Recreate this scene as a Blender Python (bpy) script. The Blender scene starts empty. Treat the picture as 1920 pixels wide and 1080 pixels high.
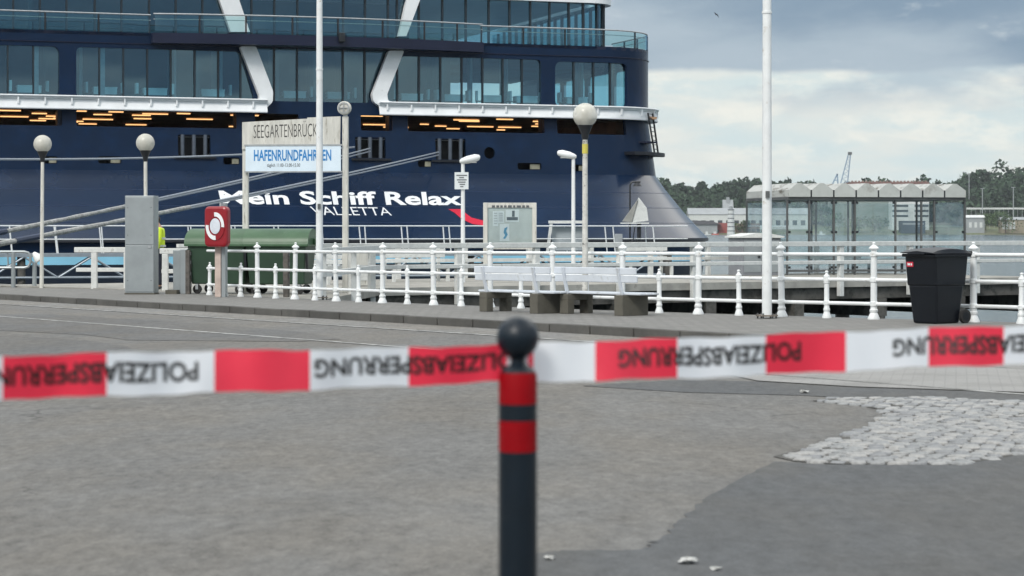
import bpy, bmesh, math, random
from mathutils import Vector, Matrix
from mathutils.geometry import delaunay_2d_cdt
random.seed(7)
R = math.radians
SC = bpy.context.scene
COL = SC.collection

# ------------------------------------------------------------------ camera
F = 4107.0; HY = 432.0; CH = 1.22          # focal length in photo pixels, horizon row, eye height (m)
cd = bpy.data.cameras.new('camera'); cam = bpy.data.objects.new('camera', cd); COL.objects.link(cam)
cd.sensor_width = 36; cd.lens = 36 * F / 1920; cd.shift_y = -(540 - HY) / 1920
cd.clip_start = .1; cd.clip_end = 12000
cam.location = (0, 0, CH); cam.rotation_euler = (R(90), 0, 0)
cd.dof.use_dof = True; cd.dof.focus_distance = 48; cd.dof.aperture_fstop = 5.8
SC.camera = cam

# ------------------------------------------------------------------ sky, sun, exposure
SUN_EL, SUN_AZ = 43, 208                   # degrees; azimuth clockwise from +Y
w = bpy.data.worlds.new('World'); SC.world = w; w.use_nodes = True
nt = w.node_tree; N = nt.nodes; L = nt.links
N.clear()
def nd(tree, typ, **kw):
    n = tree.nodes.new(typ)
    for k, v in kw.items(): setattr(n, k, v)
    return n
def mth(tree, op, a, b=None, c=None, clamp=False):
    n = tree.nodes.new('ShaderNodeMath'); n.operation = op; n.use_clamp = clamp
    for i, v in enumerate((a, b, c)):
        if v is None: continue
        if isinstance(v, (int, float)): n.inputs[i].default_value = v
        else: tree.links.new(v, n.inputs[i])
    return n.outputs[0]
def mixc(tree, fac, a, b):
    n = tree.nodes.new('ShaderNodeMix'); n.data_type = 'RGBA'
    for i, v in ((0, fac), (6, a), (7, b)):
        if isinstance(v, (int, float)): n.inputs[i].default_value = v
        elif isinstance(v, (tuple, list)): n.inputs[i].default_value = (*v, 1) if len(v) == 3 else v
        else: tree.links.new(v, n.inputs[i])
    return n.outputs[2]
def ramp(tree, fac, lo, hi, smooth=True):
    n = tree.nodes.new('ShaderNodeMapRange'); n.interpolation_type = 'SMOOTHSTEP' if smooth else 'LINEAR'
    tree.links.new(fac, n.inputs[0]); n.inputs[1].default_value = lo; n.inputs[2].default_value = hi
    return n.outputs[0]
tc = nd(nt, 'ShaderNodeTexCoord')
sep = nd(nt, 'ShaderNodeSeparateXYZ'); L.new(tc.outputs['Generated'], sep.inputs[0])
el = sep.outputs[2]
def skynoise(sx, sz, scale, det, off=0, rough=.55, dist=0.):
    m = nd(nt, 'ShaderNodeMapping'); L.new(tc.outputs['Generated'], m.inputs[0])
    m.inputs['Scale'].default_value = (sx, sx, sz); m.inputs['Location'].default_value = (off, off * .7, off * .3)
    n = nd(nt, 'ShaderNodeTexNoise'); L.new(m.outputs[0], n.inputs[0])
    n.inputs['Scale'].default_value = scale; n.inputs['Detail'].default_value = det
    n.inputs['Roughness'].default_value = rough; n.inputs['Distortion'].default_value = dist
    return n.outputs[0]
n_edge = skynoise(1, 2, 9, 5, 3.1)
n_big = skynoise(1, 3.2, 5, 6, 1.3, .55, .3)
n_puff = skynoise(1, 2.4, 26, 6, 7.7, .6)
n_fine = skynoise(1, 5, 16, 5, 4.2)
n_scud = skynoise(1, 3, 8, 6, 2.6, .6)
n_hi = skynoise(1, 1.5, 2.2, 7, 15.0)
# ragged lower edge of the grey cloud deck, about four degrees up all the way round
e0 = mth(nt, 'ADD', el, mth(nt, 'MULTIPLY', mth(nt, 'SUBTRACT', n_edge, .5), .016))
deck = ramp(nt, e0, .0705, .0742)
scud = mth(nt, 'MULTIPLY', ramp(nt, e0, .046, .066), ramp(nt, n_scud, .47, .60))
deck_col = mixc(nt, ramp(nt, n_big, .36, .66), (.180, .250, .325), (.32, .385, .44))
deck_col = mixc(nt, mth(nt, 'MULTIPLY', ramp(nt, n_puff, .58, .75), .5), deck_col, (.50, .54, .56))
low_col = mixc(nt, ramp(nt, n_fine, .35, .68), (.475, .555, .565), (.565, .59, .565))
low_col = mixc(nt, mth(nt, 'MULTIPLY', ramp(nt, n_puff, .48, .64), .6), low_col, (.68, .67, .61))
low_col = mixc(nt, mth(nt, 'MULTIPLY', scud, .62), low_col, (.28, .35, .42))
cl = mixc(nt, deck, low_col, deck_col)
high = mixc(nt, ramp(nt, n_hi, .38, .62), (.42, .49, .57), (1.35, 1.35, 1.31))
cl = mixc(nt, ramp(nt, el, .16, .5), cl, high)
sky = nd(nt, 'ShaderNodeTexSky', sky_type='NISHITA'); sky.sun_disc = False
sky.sun_elevation = R(SUN_EL); sky.sun_rotation = R(SUN_AZ)
b1 = nd(nt, 'ShaderNodeBackground'); L.new(sky.outputs[0], b1.inputs[0]); b1.inputs[1].default_value = .12
b2 = nd(nt, 'ShaderNodeBackground'); L.new(cl, b2.inputs[0]); b2.inputs[1].default_value = 1.0
gap = mth(nt, 'MULTIPLY', ramp(nt, n_hi, .44, .30), ramp(nt, el, .15, .4))
mx = nd(nt, 'ShaderNodeMixShader'); L.new(gap, mx.inputs[0]); L.new(b2.outputs[0], mx.inputs[1]); L.new(b1.outputs[0], mx.inputs[2])
wo = nd(nt, 'ShaderNodeOutputWorld'); L.new(mx.outputs[0], wo.inputs[0])

sd = bpy.data.lights.new('sun', 'SUN'); sun = bpy.data.objects.new('sun', sd); COL.objects.link(sun)
sd.energy = 1.5; sd.angle = R(16); sd.color = (1, .96, .9)
sv = Vector((math.sin(R(SUN_AZ)) * math.cos(R(SUN_EL)), math.cos(R(SUN_AZ)) * math.cos(R(SUN_EL)), math.sin(R(SUN_EL))))
sun.rotation_euler = (-sv).to_track_quat('-Z', 'Y').to_euler(); sun.location = (0, 0, 60)
vs = SC.view_settings; vs.view_transform = 'Standard'; vs.look = 'None'; vs.exposure = 0.48; vs.gamma = 1; vs.use_curve_mapping = False
SC.display_settings.display_device = 'sRGB'
SC.cycles.max_bounces = 8; SC.cycles.transparent_max_bounces = 24; SC.cycles.use_denoising = True
SC.cycles.caustics_reflective = False; SC.cycles.caustics_refractive = False

# ------------------------------------------------------------------ helpers: materials
MATS = {}
def mat(name, col, rough=.5, metal=0., var=.12, vs=3., bump=0., bs=30., spec=.5, coat=0., dirt=None, ds=2., dth=(.55, .75), stretch=(1, 1, 1), emit=0., ior=None, spk=0., spks=90.):
    if name in MATS: return MATS[name]
    m = bpy.data.materials.new(name); m.use_nodes = True; t = m.node_tree
    p = t.nodes['Principled BSDF']
    c = nd(t, 'ShaderNodeTexCoord'); mp = nd(t, 'ShaderNodeMapping'); t.links.new(c.outputs['Object'], mp.inputs[0])
    mp.inputs['Scale'].default_value = stretch
    def no(scale, det=5, r=.6):
        n = nd(t, 'ShaderNodeTexNoise'); t.links.new(mp.outputs[0], n.inputs[0])
        n.inputs['Scale'].default_value = scale; n.inputs['Detail'].default_value = det; n.inputs['Roughness'].default_value = r
        return n.outputs[0]
    lo = tuple(x * (1 - var) for x in col); hi = tuple(min(1, x * (1 + var)) for x in col)
    f = ramp(t, no(vs), .3, .7)
    out = mixc(t, f, lo, hi)
    if dirt:
        out = mixc(t, ramp(t, no(ds, 8, .68), *dth), out, dirt)
    if spk:
        s = no(spks, 2, .5)
        out = mixc(t, mth(t, 'MULTIPLY', ramp(t, s, .56, .70), spk), out, tuple(min(1, x * 2.0) for x in col))
        out = mixc(t, mth(t, 'MULTIPLY', ramp(t, s, .44, .30), spk), out, tuple(x * .45 for x in col))
    t.links.new(out, p.inputs['Base Color'])
    p.inputs['Roughness'].default_value = rough; p.inputs['Metallic'].default_value = metal
    p.inputs['Specular IOR Level'].default_value = spec
    if ior: p.inputs['IOR'].default_value = ior
    if coat: p.inputs['Coat Weight'].default_value = coat; p.inputs['Coat Roughness'].default_value = .08
    if emit: p.inputs['Emission Color'].default_value = (*col, 1); p.inputs['Emission Strength'].default_value = emit
    t.links.new(mth(t, 'MULTIPLY_ADD', no(vs * 2.3), .25 * rough, rough * .87), p.inputs['Roughness'])
    if bump:
        b = nd(t, 'ShaderNodeBump'); b.inputs['Strength'].default_value = bump; b.inputs['Distance'].default_value = .02
        t.links.new(no(bs, 6), b.inputs['Height']); t.links.new(b.outputs[0], p.inputs['Normal'])
    MATS[name] = m
    return m
def glass(name, tint, refl, rough=.02, fog=0., fogcol=(.7, .75, .75)):
    if name in MATS: return MATS[name]
    m = bpy.data.materials.new(name); m.use_nodes = True; t = m.node_tree; t.nodes.clear()
    tr = nd(t, 'ShaderNodeBsdfTransparent'); tr.inputs[0].default_value = (*tint, 1)
    gl = nd(t, 'ShaderNodeBsdfGlossy'); gl.inputs['Roughness'].default_value = rough; gl.inputs[0].default_value = (.52, .78, .95, 1)
    fr = nd(t, 'ShaderNodeLayerWeight'); fr.inputs[0].default_value = .5      # Schlick-like, the same from both sides of the thin pane
    f = mth(t, 'ADD', mth(t, 'MULTIPLY', mth(t, 'POWER', fr.outputs['Facing'], 5), .9), refl + .04, clamp=True)
    s = nd(t, 'ShaderNodeMixShader'); t.links.new(f, s.inputs[0]); t.links.new(tr.outputs[0], s.inputs[1]); t.links.new(gl.outputs[0], s.inputs[2])
    o = nd(t, 'ShaderNodeOutputMaterial'); last = s.outputs[0]
    if fog:
        d = nd(t, 'ShaderNodeBsdfDiffuse'); d.inputs[0].default_value = (*fogcol, 1)
        c = nd(t, 'ShaderNodeTexCoord'); n = nd(t, 'ShaderNodeTexNoise'); t.links.new(c.outputs['Object'], n.inputs[0])
        n.inputs['Scale'].default_value = 2.2; n.inputs['Detail'].default_value = 6
        s2 = nd(t, 'ShaderNodeMixShader'); t.links.new(mth(t, 'MULTIPLY', ramp(t, n.outputs[0], .2, .8), fog), s2.inputs[0])
        t.links.new(last, s2.inputs[1]); t.links.new(d.outputs[0], s2.inputs[2]); last = s2.outputs[0]
    t.links.new(last, o.inputs[0]); MATS[name] = m
    return m

# ------------------------------------------------------------------ helpers: meshes and objects
class MB:
    def __init__(self): self.v = []; self.f = []; self.mi = []; self.cur = 0
    def add(self, vs, fs):
        o = len(self.v); self.v += [tuple(x) for x in vs]
        self.f += [tuple(i + o for i in f) for f in fs]; self.mi += [self.cur] * len(fs); return self
    def bx(self, x0, x1, y0, y1, z0, z1, M=None):
        vs = [Vector((x, y, z)) for z in (z0, z1) for y in (y0, y1) for x in (x0, x1)]
        if M: vs = [M @ q for q in vs]
        return self.add(vs, [(0, 2, 3, 1), (4, 5, 7, 6), (0, 1, 5, 4), (2, 6, 7, 3), (0, 4, 6, 2), (1, 3, 7, 5)])
    def bar(self, p0, p1, wd, ht, up=(0, 0, 1)):
        p0 = Vector(p0); p1 = Vector(p1); d = (p1 - p0); l = d.length; d.normalize(); u = Vector(up)
        s = d.cross(u)
        if s.length < 1e-4: s = d.cross(Vector((1, 0, 0)))
        s.normalize(); u = s.cross(d)
        vs = [p + s * a * wd / 2 + u * b * ht / 2 for p in (p0, p1) for a, b in ((-1, -1), (1, -1), (1, 1), (-1, 1))]
        return self.add(vs, [(0, 1, 2, 3), (7, 6, 5, 4), (0, 4, 5, 1), (1, 5, 6, 2), (2, 6, 7, 3), (3, 7, 4, 0)])
    def path(self, pts, r, n=8, caps=True):
        pts = [Vector(p) for p in pts]; rs = r if isinstance(r, (list, tuple)) else [r] * len(pts)
        vs = []; fs = []; ref = None
        for i, p in enumerate(pts):
            d = (pts[min(i + 1, len(pts) - 1)] - pts[max(i - 1, 0)]).normalized()
            if ref is None:
                ref = Vector((0, 0, 1)) if abs(d.z) < .9 else Vector((1, 0, 0))
            s = d.cross(ref).normalized(); u = s.cross(d); ref = u
            vs += [p + (s * math.cos(2 * math.pi * k / n) + u * math.sin(2 * math.pi * k / n)) * rs[i] for k in range(n)]
        for i in range(len(pts) - 1):
            for k in range(n):
                k2 = (k + 1) % n; fs.append((i * n + k, i * n + k2, (i + 1) * n + k2, (i + 1) * n + k))
        if caps: fs += [tuple(range(n))[::-1], tuple(range((len(pts) - 1) * n, len(pts) * n))]
        return self.add(vs, fs)
    def tube(self, p0, p1, r0, r1=None, n=10): return self.path([p0, p1], [r0, r0 if r1 is None else r1], n)
    def lathe(self, prof, n=16, o=(0, 0, 0), M=None):
        vs = []; fs = []
        for r, z in prof:
            for k in range(n):
                q = Vector((r * math.cos(2 * math.pi * k / n), r * math.sin(2 * math.pi * k / n), z))
                if M: q = M @ q
                vs.append(q + Vector(o))
        for i in range(len(prof) - 1):
            for k in range(n):
                k2 = (k + 1) % n; fs.append((i * n + k, i * n + k2, (i + 1) * n + k2, (i + 1) * n + k))
        fs += [tuple(range(n))[::-1], tuple(range((len(prof) - 1) * n, len(prof) * n))]
        return self.add(vs, fs)
    def prism(self, poly, fn, w0, w1):
        n = len(poly); vs = [fn(u, v, w0) for u, v in poly] + [fn(u, v, w1) for u, v in poly]
        return self.add(vs, [tuple(range(n))[::-1], tuple(range(n, 2 * n))] + [(i, (i + 1) % n, n + (i + 1) % n, n + i) for i in range(n)])
    def grid(self, rows):
        h = len(rows); wd = len(rows[0]); vs = [p for r in rows for p in r]
        return self.add(vs, [(i * wd + k, i * wd + k + 1, (i + 1) * wd + k + 1, (i + 1) * wd + k) for i in range(h - 1) for k in range(wd - 1)])
    def sph(self, c, r, n=12, m=8, sc=(1, 1, 1)):
        prof = [(r * math.sin(math.pi * i / m), -r * math.cos(math.pi * i / m)) for i in range(m + 1)]
        prof[0] = (1e-4, -r); prof[-1] = (1e-4, r)
        return self.lathe(prof, n, c, Matrix.Diagonal(Vector(sc)))
    def build(self, name, m, parent=None, smooth=False, bevel=0., loc=None, auto=True):
        me = bpy.data.meshes.new(name); me.from_pydata(self.v, [], self.f)
        for q in (m if isinstance(m, (list, tuple)) else [m]): me.materials.append(q)
        me.polygons.foreach_set('material_index', self.mi)
        bm = bmesh.new(); bm.from_mesh(me); bmesh.ops.recalc_face_normals(bm, faces=bm.faces); bm.to_mesh(me); bm.free()
        if smooth:
            me.polygons.foreach_set('use_smooth', [True] * len(me.polygons))
            if auto: me.set_sharp_from_angle(angle=R(38))
        return obj(name, me, parent, bevel, loc)
def obj(name, me, parent=None, bevel=0., loc=None):
    o = bpy.data.objects.new(name, me); COL.objects.link(o)
    if parent: o.parent = parent
    if loc is not None: o.location = loc
    if bevel:
        b = o.modifiers.new('bevel', 'BEVEL'); b.width = bevel; b.segments = 2; b.limit_method = 'ANGLE'; b.angle_limit = R(40)
    return o
def tag(o, label, cat, group=None):
    o['label'] = label; o['category'] = cat
    if group: o['group'] = group
    return o
def thing(name, label, cat, loc=(0, 0, 0), rz=0, group=None):
    o = bpy.data.objects.new(name, None); COL.objects.link(o); o.location = loc; o.rotation_euler = (0, 0, rz); o.empty_display_size = .2
    return tag(o, label, cat, group)
def struct(o, kind='structure'): o['kind'] = kind; return o
def dup(root, loc, rz=None, label=None):
    r = root.copy(); COL.objects.link(r); r.location = loc
    if rz is not None: r.rotation_euler = (0, 0, rz)
    if label: r['label'] = label
    for ch in list(root.children):
        c = ch.copy(); COL.objects.link(c); c.parent = r
        for g in ch.children:
            d = g.copy(); COL.objects.link(d); d.parent = c
    return r
def text_mesh(s, bold=0., shear=0., space=1.):
    cu = bpy.data.curves.new('t', 'FONT'); cu.body = s; cu.offset = bold; cu.shear = shear; cu.space_character = space; cu.resolution_u = 3
    o = bpy.data.objects.new('t', cu); COL.objects.link(o); bpy.context.view_layer.update()
    me = bpy.data.meshes.new_from_object(o.evaluated_get(bpy.context.evaluated_depsgraph_get()))
    vs = [(v.co.x, v.co.y) for v in me.vertices]; fs = [tuple(p.vertices) for p in me.polygons]
    bpy.data.objects.remove(o); bpy.data.curves.remove(cu); bpy.data.meshes.remove(me)
    x0 = min(a for a, b in vs); x1 = max(a for a, b in vs); y0 = min(b for a, b in vs); y1 = max(b for a, b in vs)
    return [((a - x0) / (x1 - x0), (b - y0) / (y1 - y0)) for a, b in vs], fs
def lettering(name, s, fn, m, parent, **kw):
    vs, fs = text_mesh(s, **kw); mb = MB(); mb.add([fn(u, v) for u, v in vs], fs)
    return mb.build(name, m, parent)

# ------------------------------------------------------------------ places: photo pixel -> point on the ground
SL = -.0046; UX, UY = -.625, .7807        # the quay runs along (UX, UY) and falls gently that way
def g(X, Y): return SL * max(-25, min(75, X * UX + Y * UY))
def W(x, y, D): return Vector(((x - 960) / F * D, D, CH - (y - HY) / F * D))
def GP(x, y, dz=0.):
    a = (x - 960) / F; b = -(y - HY) / F
    D = (CH - dz) / (SL * (a * UX + UY) - b); return Vector((a * D, D, CH + b * D))
def TN(t, n, dz=0.):
    X = t * UX + n * UY; Y = t * UY - n * UX; return Vector((X, Y, g(X, Y) + dz))
def fence_n(t):
    if t > 41: return 24.65 + .12 * (t - 41)
    if t < 20.5: return 24.73
    return 23.9 + .0075 * (t - 31) ** 2
def kerb_n(t): return 20.0 + .082 * (t - 25)
RZ_Q = math.atan2(-UY, -UX)               # local +x runs along the quay to the right, local +y points out to the water
WATER = -1.95

# ------------------------------------------------------------------ materials
M_white = mat('white_paint', (.77, .79, .79), .42, var=.06, vs=4, dirt=(.42, .36, .28), ds=9, dth=(.58, .78), bump=.08, bs=25)
M_wtimber = mat('white_timber', (.66, .67, .65), .65, var=.10, vs=6, dirt=(.33, .31, .27), ds=6, dth=(.56, .78), bump=.3, bs=20)
M_wold = mat('old_white', (.62, .61, .56), .6, var=.12, vs=3, dirt=(.25, .22, .17), ds=5, dth=(.54, .74), stretch=(3, 3, .5), bump=.1)
M_gsteel = mat('grey_steel', (.33, .36, .37), .42, .35, var=.08, vs=2, dirt=(.24, .25, .25), ds=3, dth=(.6, .8))
M_dark = mat('dark_frame', (.11, .115, .115), .45, .2, var=.2)
M_black = mat('black_metal', (.018, .02, .024), .4, .1, var=.2)
M_rub = mat('black_rubber', (.02, .02, .02), .8, var=.2)
M_conc = mat('concrete', (.115, .108, .088), .9, var=.2, vs=3, dirt=(.07, .065, .05), ds=3, dth=(.48, .7), bump=.5, bs=14)
M_red = mat('red_plastic', (.27, .004, .012), .35, var=.06, coat=.2)
M_green = mat('green_plastic', (.050, .112, .055), .42, var=.12, vs=2, dirt=(.10, .14, .10), ds=4, dth=(.55, .8))
M_green_d = mat('dark_green_plastic', (.026, .058, .034), .45, var=.12, vs=2)
M_galv = mat('galvanised', (.42, .44, .45), .45, .5, var=.12, vs=6)

# ------------------------------------------------------------------ ground
def asphalt(name, col, con=1., crack=.55):
    m = bpy.data.materials.new(name); m.use_nodes = True; t = m.node_tree; p = t.nodes['Principled BSDF']
    c = nd(t, 'ShaderNodeTexCoord')
    def no(scale, det=4, rg=.6, st=(1, 1, 1), dist=0.):
        mp = nd(t, 'ShaderNodeMapping'); t.links.new(c.outputs['Object'], mp.inputs[0]); mp.inputs['Scale'].default_value = st
        n = nd(t, 'ShaderNodeTexNoise'); t.links.new(mp.outputs[0], n.inputs[0]); n.inputs['Scale'].default_value = scale; n.inputs['Detail'].default_value = det; n.inputs['Roughness'].default_value = rg; n.inputs['Distortion'].default_value = dist
        return n.outputs[0]
    tot = None
    for sc_, amp, det, st in ((.28, .50, 4, (1, .6, 1)), (1.3, .55, 5, (1, .5, 1)), (6.5, .90, 3, (1, .42, 1)), (17, 1.5, 3, (1, .42, 1)), (60, 1.3, 2, (1, .7, 1))):
        v = mth(t, 'MULTIPLY', mth(t, 'SUBTRACT', no(sc_, det, .6, st), .5), amp * con); tot = v if tot is None else mth(t, 'ADD', tot, v)
    val = mth(t, 'ADD', tot, 1.0)
    hs = nd(t, 'ShaderNodeVectorMath', operation='SCALE'); hs.inputs[0].default_value = col; t.links.new(val, hs.inputs['Scale'])
    warm = mixc(t, ramp(t, no(.8, 5, .6, (1, .5, 1)), .35, .68), (.98, 1.0, 1.02), (1.03, 1.0, .95))
    mu = nd(t, 'ShaderNodeMix', data_type='RGBA', blend_type='MULTIPLY'); mu.inputs[0].default_value = 1; t.links.new(hs.outputs[0], mu.inputs[6]); t.links.new(warm, mu.inputs[7])
    out = mixc(t, mth(t, 'MULTIPLY', ramp(t, no(.75, 6, .65, (1, .5, 1), .6), .56, .72), .30), mu.outputs[2], tuple(x * .62 for x in col))   # old oil and damp stains
    vo = nd(t, 'ShaderNodeTexVoronoi', feature='DISTANCE_TO_EDGE'); vo.inputs['Scale'].default_value = .45
    wv = nd(t, 'ShaderNodeVectorMath', operation='ADD'); t.links.new(c.outputs['Object'], wv.inputs[0])
    nz = nd(t, 'ShaderNodeTexNoise'); t.links.new(c.outputs['Object'], nz.inputs[0]); nz.inputs['Scale'].default_value = 1.6; nz.inputs['Detail'].default_value = 5; t.links.new(nz.outputs['Color'], wv.inputs[1]); t.links.new(wv.outputs[0], vo.inputs['Vector'])
    ck = mth(t, 'MULTIPLY', ramp(t, vo.outputs['Distance'], .012, .003), ramp(t, no(.33, 3), .50, .62))
    out = mixc(t, mth(t, 'MULTIPLY', ck, crack), out, tuple(x * .35 for x in col))
    t.links.new(out, p.inputs['Base Color']); p.inputs['Roughness'].default_value = .82; p.inputs['Specular IOR Level'].default_value = .35
    b_ = nd(t, 'ShaderNodeBump'); b_.inputs['Strength'].default_value = .6; b_.inputs['Distance'].default_value = .015
    t.links.new(no(55, 4, .7), b_.inputs['Height']); t.links.new(b_.outputs[0], p.inputs['Normal'])
    return m
M_asph = asphalt('asphalt_worn', (.155, .150, .141), .66)
M_asph_d = asphalt('asphalt_dark', (.097, .099, .100), .5, .3)
M_asph_m = asphalt('asphalt_mid', (.128, .126, .122), .66)
M_gut = asphalt('gutter_slabs', (.200, .193, .181), .7, .2)
M_line = mat('worn_line_paint', (.48, .48, .46), .8, var=.2, dirt=(.22, .22, .21), ds=5, dth=(.42, .6))
def pav_mat(name, c1, c2, mortar, bw, bh, rot, ms=.012):
    m = bpy.data.materials.new(name); m.use_nodes = True; t = m.node_tree; p = t.nodes['Principled BSDF']
    c = nd(t, 'ShaderNodeTexCoord'); mp = nd(t, 'ShaderNodeMapping'); t.links.new(c.outputs['Object'], mp.inputs[0]); mp.inputs['Rotation'].default_value = (0, 0, rot)
    b = nd(t, 'ShaderNodeTexBrick'); t.links.new(mp.outputs[0], b.inputs[0])
    b.inputs['Color1'].default_value = (*c1, 1); b.inputs['Color2'].default_value = (*c2, 1); b.inputs['Mortar'].default_value = (*mortar, 1)
    b.inputs['Scale'].default_value = 1; b.inputs['Brick Width'].default_value = bw; b.inputs['Row Height'].default_value = bh; b.inputs['Mortar Size'].default_value = ms
    n = nd(t, 'ShaderNodeTexNoise'); t.links.new(c.outputs['Object'], n.inputs[0]); n.inputs['Scale'].default_value = 1.4; n.inputs['Detail'].default_value = 7
    col = mixc(t, ramp(t, n.outputs[0], .4, .7), b.outputs[0], tuple(x * .72 for x in c1))
    t.links.new(col, p.inputs['Base Color']); p.inputs['Roughness'].default_value = .85
    bp = nd(t, 'ShaderNodeBump'); bp.inputs['Strength'].default_value = .5; bp.inputs['Distance'].default_value = .01
    t.links.new(mth(t, 'SUBTRACT', 1, b.outputs[1]), bp.inputs['Height']); t.links.new(bp.outputs[0], p.inputs['Normal'])
    return m
M_pave = pav_mat('pavement_blocks', (.23, .225, .21), (.18, .175, .165), (.11, .105, .10), .3, .12, -RZ_Q)
M_slab = pav_mat('pale_paving', (.30, .295, .28), (.28, .275, .265), (.22, .215, .21), .20, .10, .2, .006)

ts = [-160, -90, -50, -25] + [-25 + 2.5 * i for i in range(1, 41)] + [110, 160, 260, 420]
mb = MB()                                                        # the road sheet: from the kerb back past the camera
rows = []
for t in ts: rows.append([TN(t, n, -.12) for n in (-300, -120, -40, -10, 0, 5, 10, 15, kerb_n(t) + .05)])
struct(mb.grid(rows).build('road', M_asph))
def strip(name, m, n0, n1, t0, t1, dz, step=2.5):                # n0, n1: distance from the kerb line towards the camera
    mb = MB(); k = max(2, int((t1 - t0) / step)); rows = []
    for i in range(k + 1):
        t = t0 + (t1 - t0) * i / k; rows.append([TN(t, kerb_n(t) - n1, dz), TN(t, kerb_n(t) - n0, dz)])
    return struct(mb.grid(rows).build(name, m))
strip('gutter', M_gut, 0.0, 1.15, -25, 75, -.116)
strip('lane_line', M_line, 1.22, 1.31, -25, 75, -.112)
strip('lane_line', M_line, 3.9, 3.99, 5, 36, -.112)
mb = MB(); rows = []
for t in ts: rows.append([TN(t, kerb_n(t) + .15, 0), TN(t, (kerb_n(t) + fence_n(t)) / 2, .0), TN(t, fence_n(t) + .4, 0)])
pave = mb.grid(rows); 
for i in range(len(ts) - 1):                                     # quay wall face
    a = TN(ts[i], fence_n(ts[i]) + .4); b = TN(ts[i + 1], fence_n(ts[i + 1]) + .4)
    pave.add([a, b, (b.x, b.y, -5), (a.x, a.y, -5)], [(0, 1, 2, 3)])
pavement = struct(pave.build('pavement', M_pave))
M_kerb = mat('kerb_stone', (.090, .087, .080), .85, var=.25, vs=1.1, dirt=(.08, .08, .075), ds=5, dth=(.5, .75), bump=.4)
t = 8.0
while t < 62:
    l = random.choice((1.0, 1.0, .98, 1.02)); e = .012
    mb = MB(); jz = random.uniform(-.004, .006)
    q = [TN(t + e, kerb_n(t)), TN(t + l - e, kerb_n(t + l)), TN(t + l - e, kerb_n(t + l) + .15), TN(t + e, kerb_n(t) + .15)]
    mb.add([(p.x, p.y, p.z - .22) for p in q] + [(p.x, p.y, p.z + .004 + jz) for p in q], [(0, 1, 2, 3), (4, 5, 6, 7), (0, 1, 5, 4), (1, 2, 6, 5), (2, 3, 7, 6), (3, 0, 4, 7)])
    mb.build('kerb_stone', M_kerb, pavement, bevel=.012); t += l

def rough_poly(pts, amp, sub=10, seed=1):
    rnd = random.Random(seed); out = []
    for i, p in enumerate(pts):
        q = pts[(i + 1) % len(pts)]
        for k in range(sub):
            f = k / sub; j = (rnd.gauss(0, amp), rnd.gauss(0, amp)) if k else (0, 0)
            out.append((p[0] + (q[0] - p[0]) * f + j[0], p[1] + (q[1] - p[1]) * f + j[1]))
    return out
def gsheet(name, m, px, dz, amp=.02, sub=10, seed=1):
    pts = [GP(x, y, -.12) for x, y in px]; pl = rough_poly([(p.x, p.y) for p in pts], amp, sub, seed)
    bm = bmesh.new(); f = bm.faces.new([bm.verts.new((x, y, g(x, y) - .12 + dz)) for x, y in pl]); bmesh.ops.triangulate(bm, faces=[f])
    bmesh.ops.recalc_face_normals(bm, faces=bm.faces); me = bpy.data.meshes.new(name); bm.to_mesh(me); bm.free(); me.materials.append(m)
    return struct(obj(name, me))
gsheet('asphalt_patch', M_asph_d, [(965, 1045), (1040, 1034), (1200, 1031), (1238, 1012), (1322, 935), (1452, 866), (1560, 872), (1800, 872), (1930, 846), (2300, 800), (2300, 1500), (900, 1500), (940, 1100)], .004, .012, 16, 3)
gsheet('asphalt_strip', M_asph_d, [(1090, 724), (1280, 713), (1420, 716), (1600, 727), (1930, 738), (2200, 748), (2200, 766), (1930, 754), (1600, 747), (1500, 742), (1280, 736)], .004, .0, 1, 4)
gsheet('pale_paving', M_slab, [(1300, 690), (1420, 682), (1600, 676), (1930, 668), (2250, 665), (2250, 749), (1930, 737), (1600, 726), (1420, 715)], .008, .0, 1, 5)
gsheet('asphalt_patch', M_asph_m, [(-60, 628), (60, 632), (170, 640), (240, 650), (250, 658), (-60, 680)], .004, .0, 1, 6)
gsheet('asphalt_patch', M_asph_m, [(-60, 590), (100, 590), (330, 604), (560, 622), (640, 636), (560, 641), (240, 638), (160, 628), (-60, 617)], .004, .0, 1, 7)

# granite setts: one rounded stone per sett
cob = [GP(x, y, -.12) for x, y in [(1450, 857), (1515, 840), (1580, 818), (1640, 795), (1662, 780), (1650, 769), (1610, 761), (1520, 752), (1590, 746), (1760, 747), (1930, 755), (2120, 764), (2080, 838), (1930, 848), (1880, 860), (1800, 872), (1560, 871), (1490, 866)]]
cp = [(p.x, p.y) for p in cob]
def inpoly(x, y, P):
    r = False; j = len(P) - 1
    for i in range(len(P)):
        if (P[i][1] > y) != (P[j][1] > y) and x < (P[j][0] - P[i][0]) * (y - P[i][1]) / (P[j][1] - P[i][1]) + P[i][0]: r = not r
        j = i
    return r
M_sett = [mat('granite_%d' % i, c, .65, var=.28, vs=14, bump=.5, bs=40, dirt=(.16, .155, .145), ds=12, dth=(.55, .75)) for i, c in enumerate([(.26, .265, .265), (.30, .30, .295), (.22, .225, .23), (.32, .316, .306)])]
M_joint = mat('sett_joint_sand', (.085, .082, .075), .95, var=.2, bump=.4)
bm = bmesh.new(); f = bm.faces.new([bm.verts.new((x, y, g(x, y) - .115)) for x, y in cp]); bmesh.ops.triangulate(bm, faces=[f])
bmesh.ops.recalc_face_normals(bm, faces=bm.faces); me = bpy.data.meshes.new('sett_patch'); bm.to_mesh(me); bm.free(); me.materials.append(M_joint)
settp = struct(obj('sett_patch', me))
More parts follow.
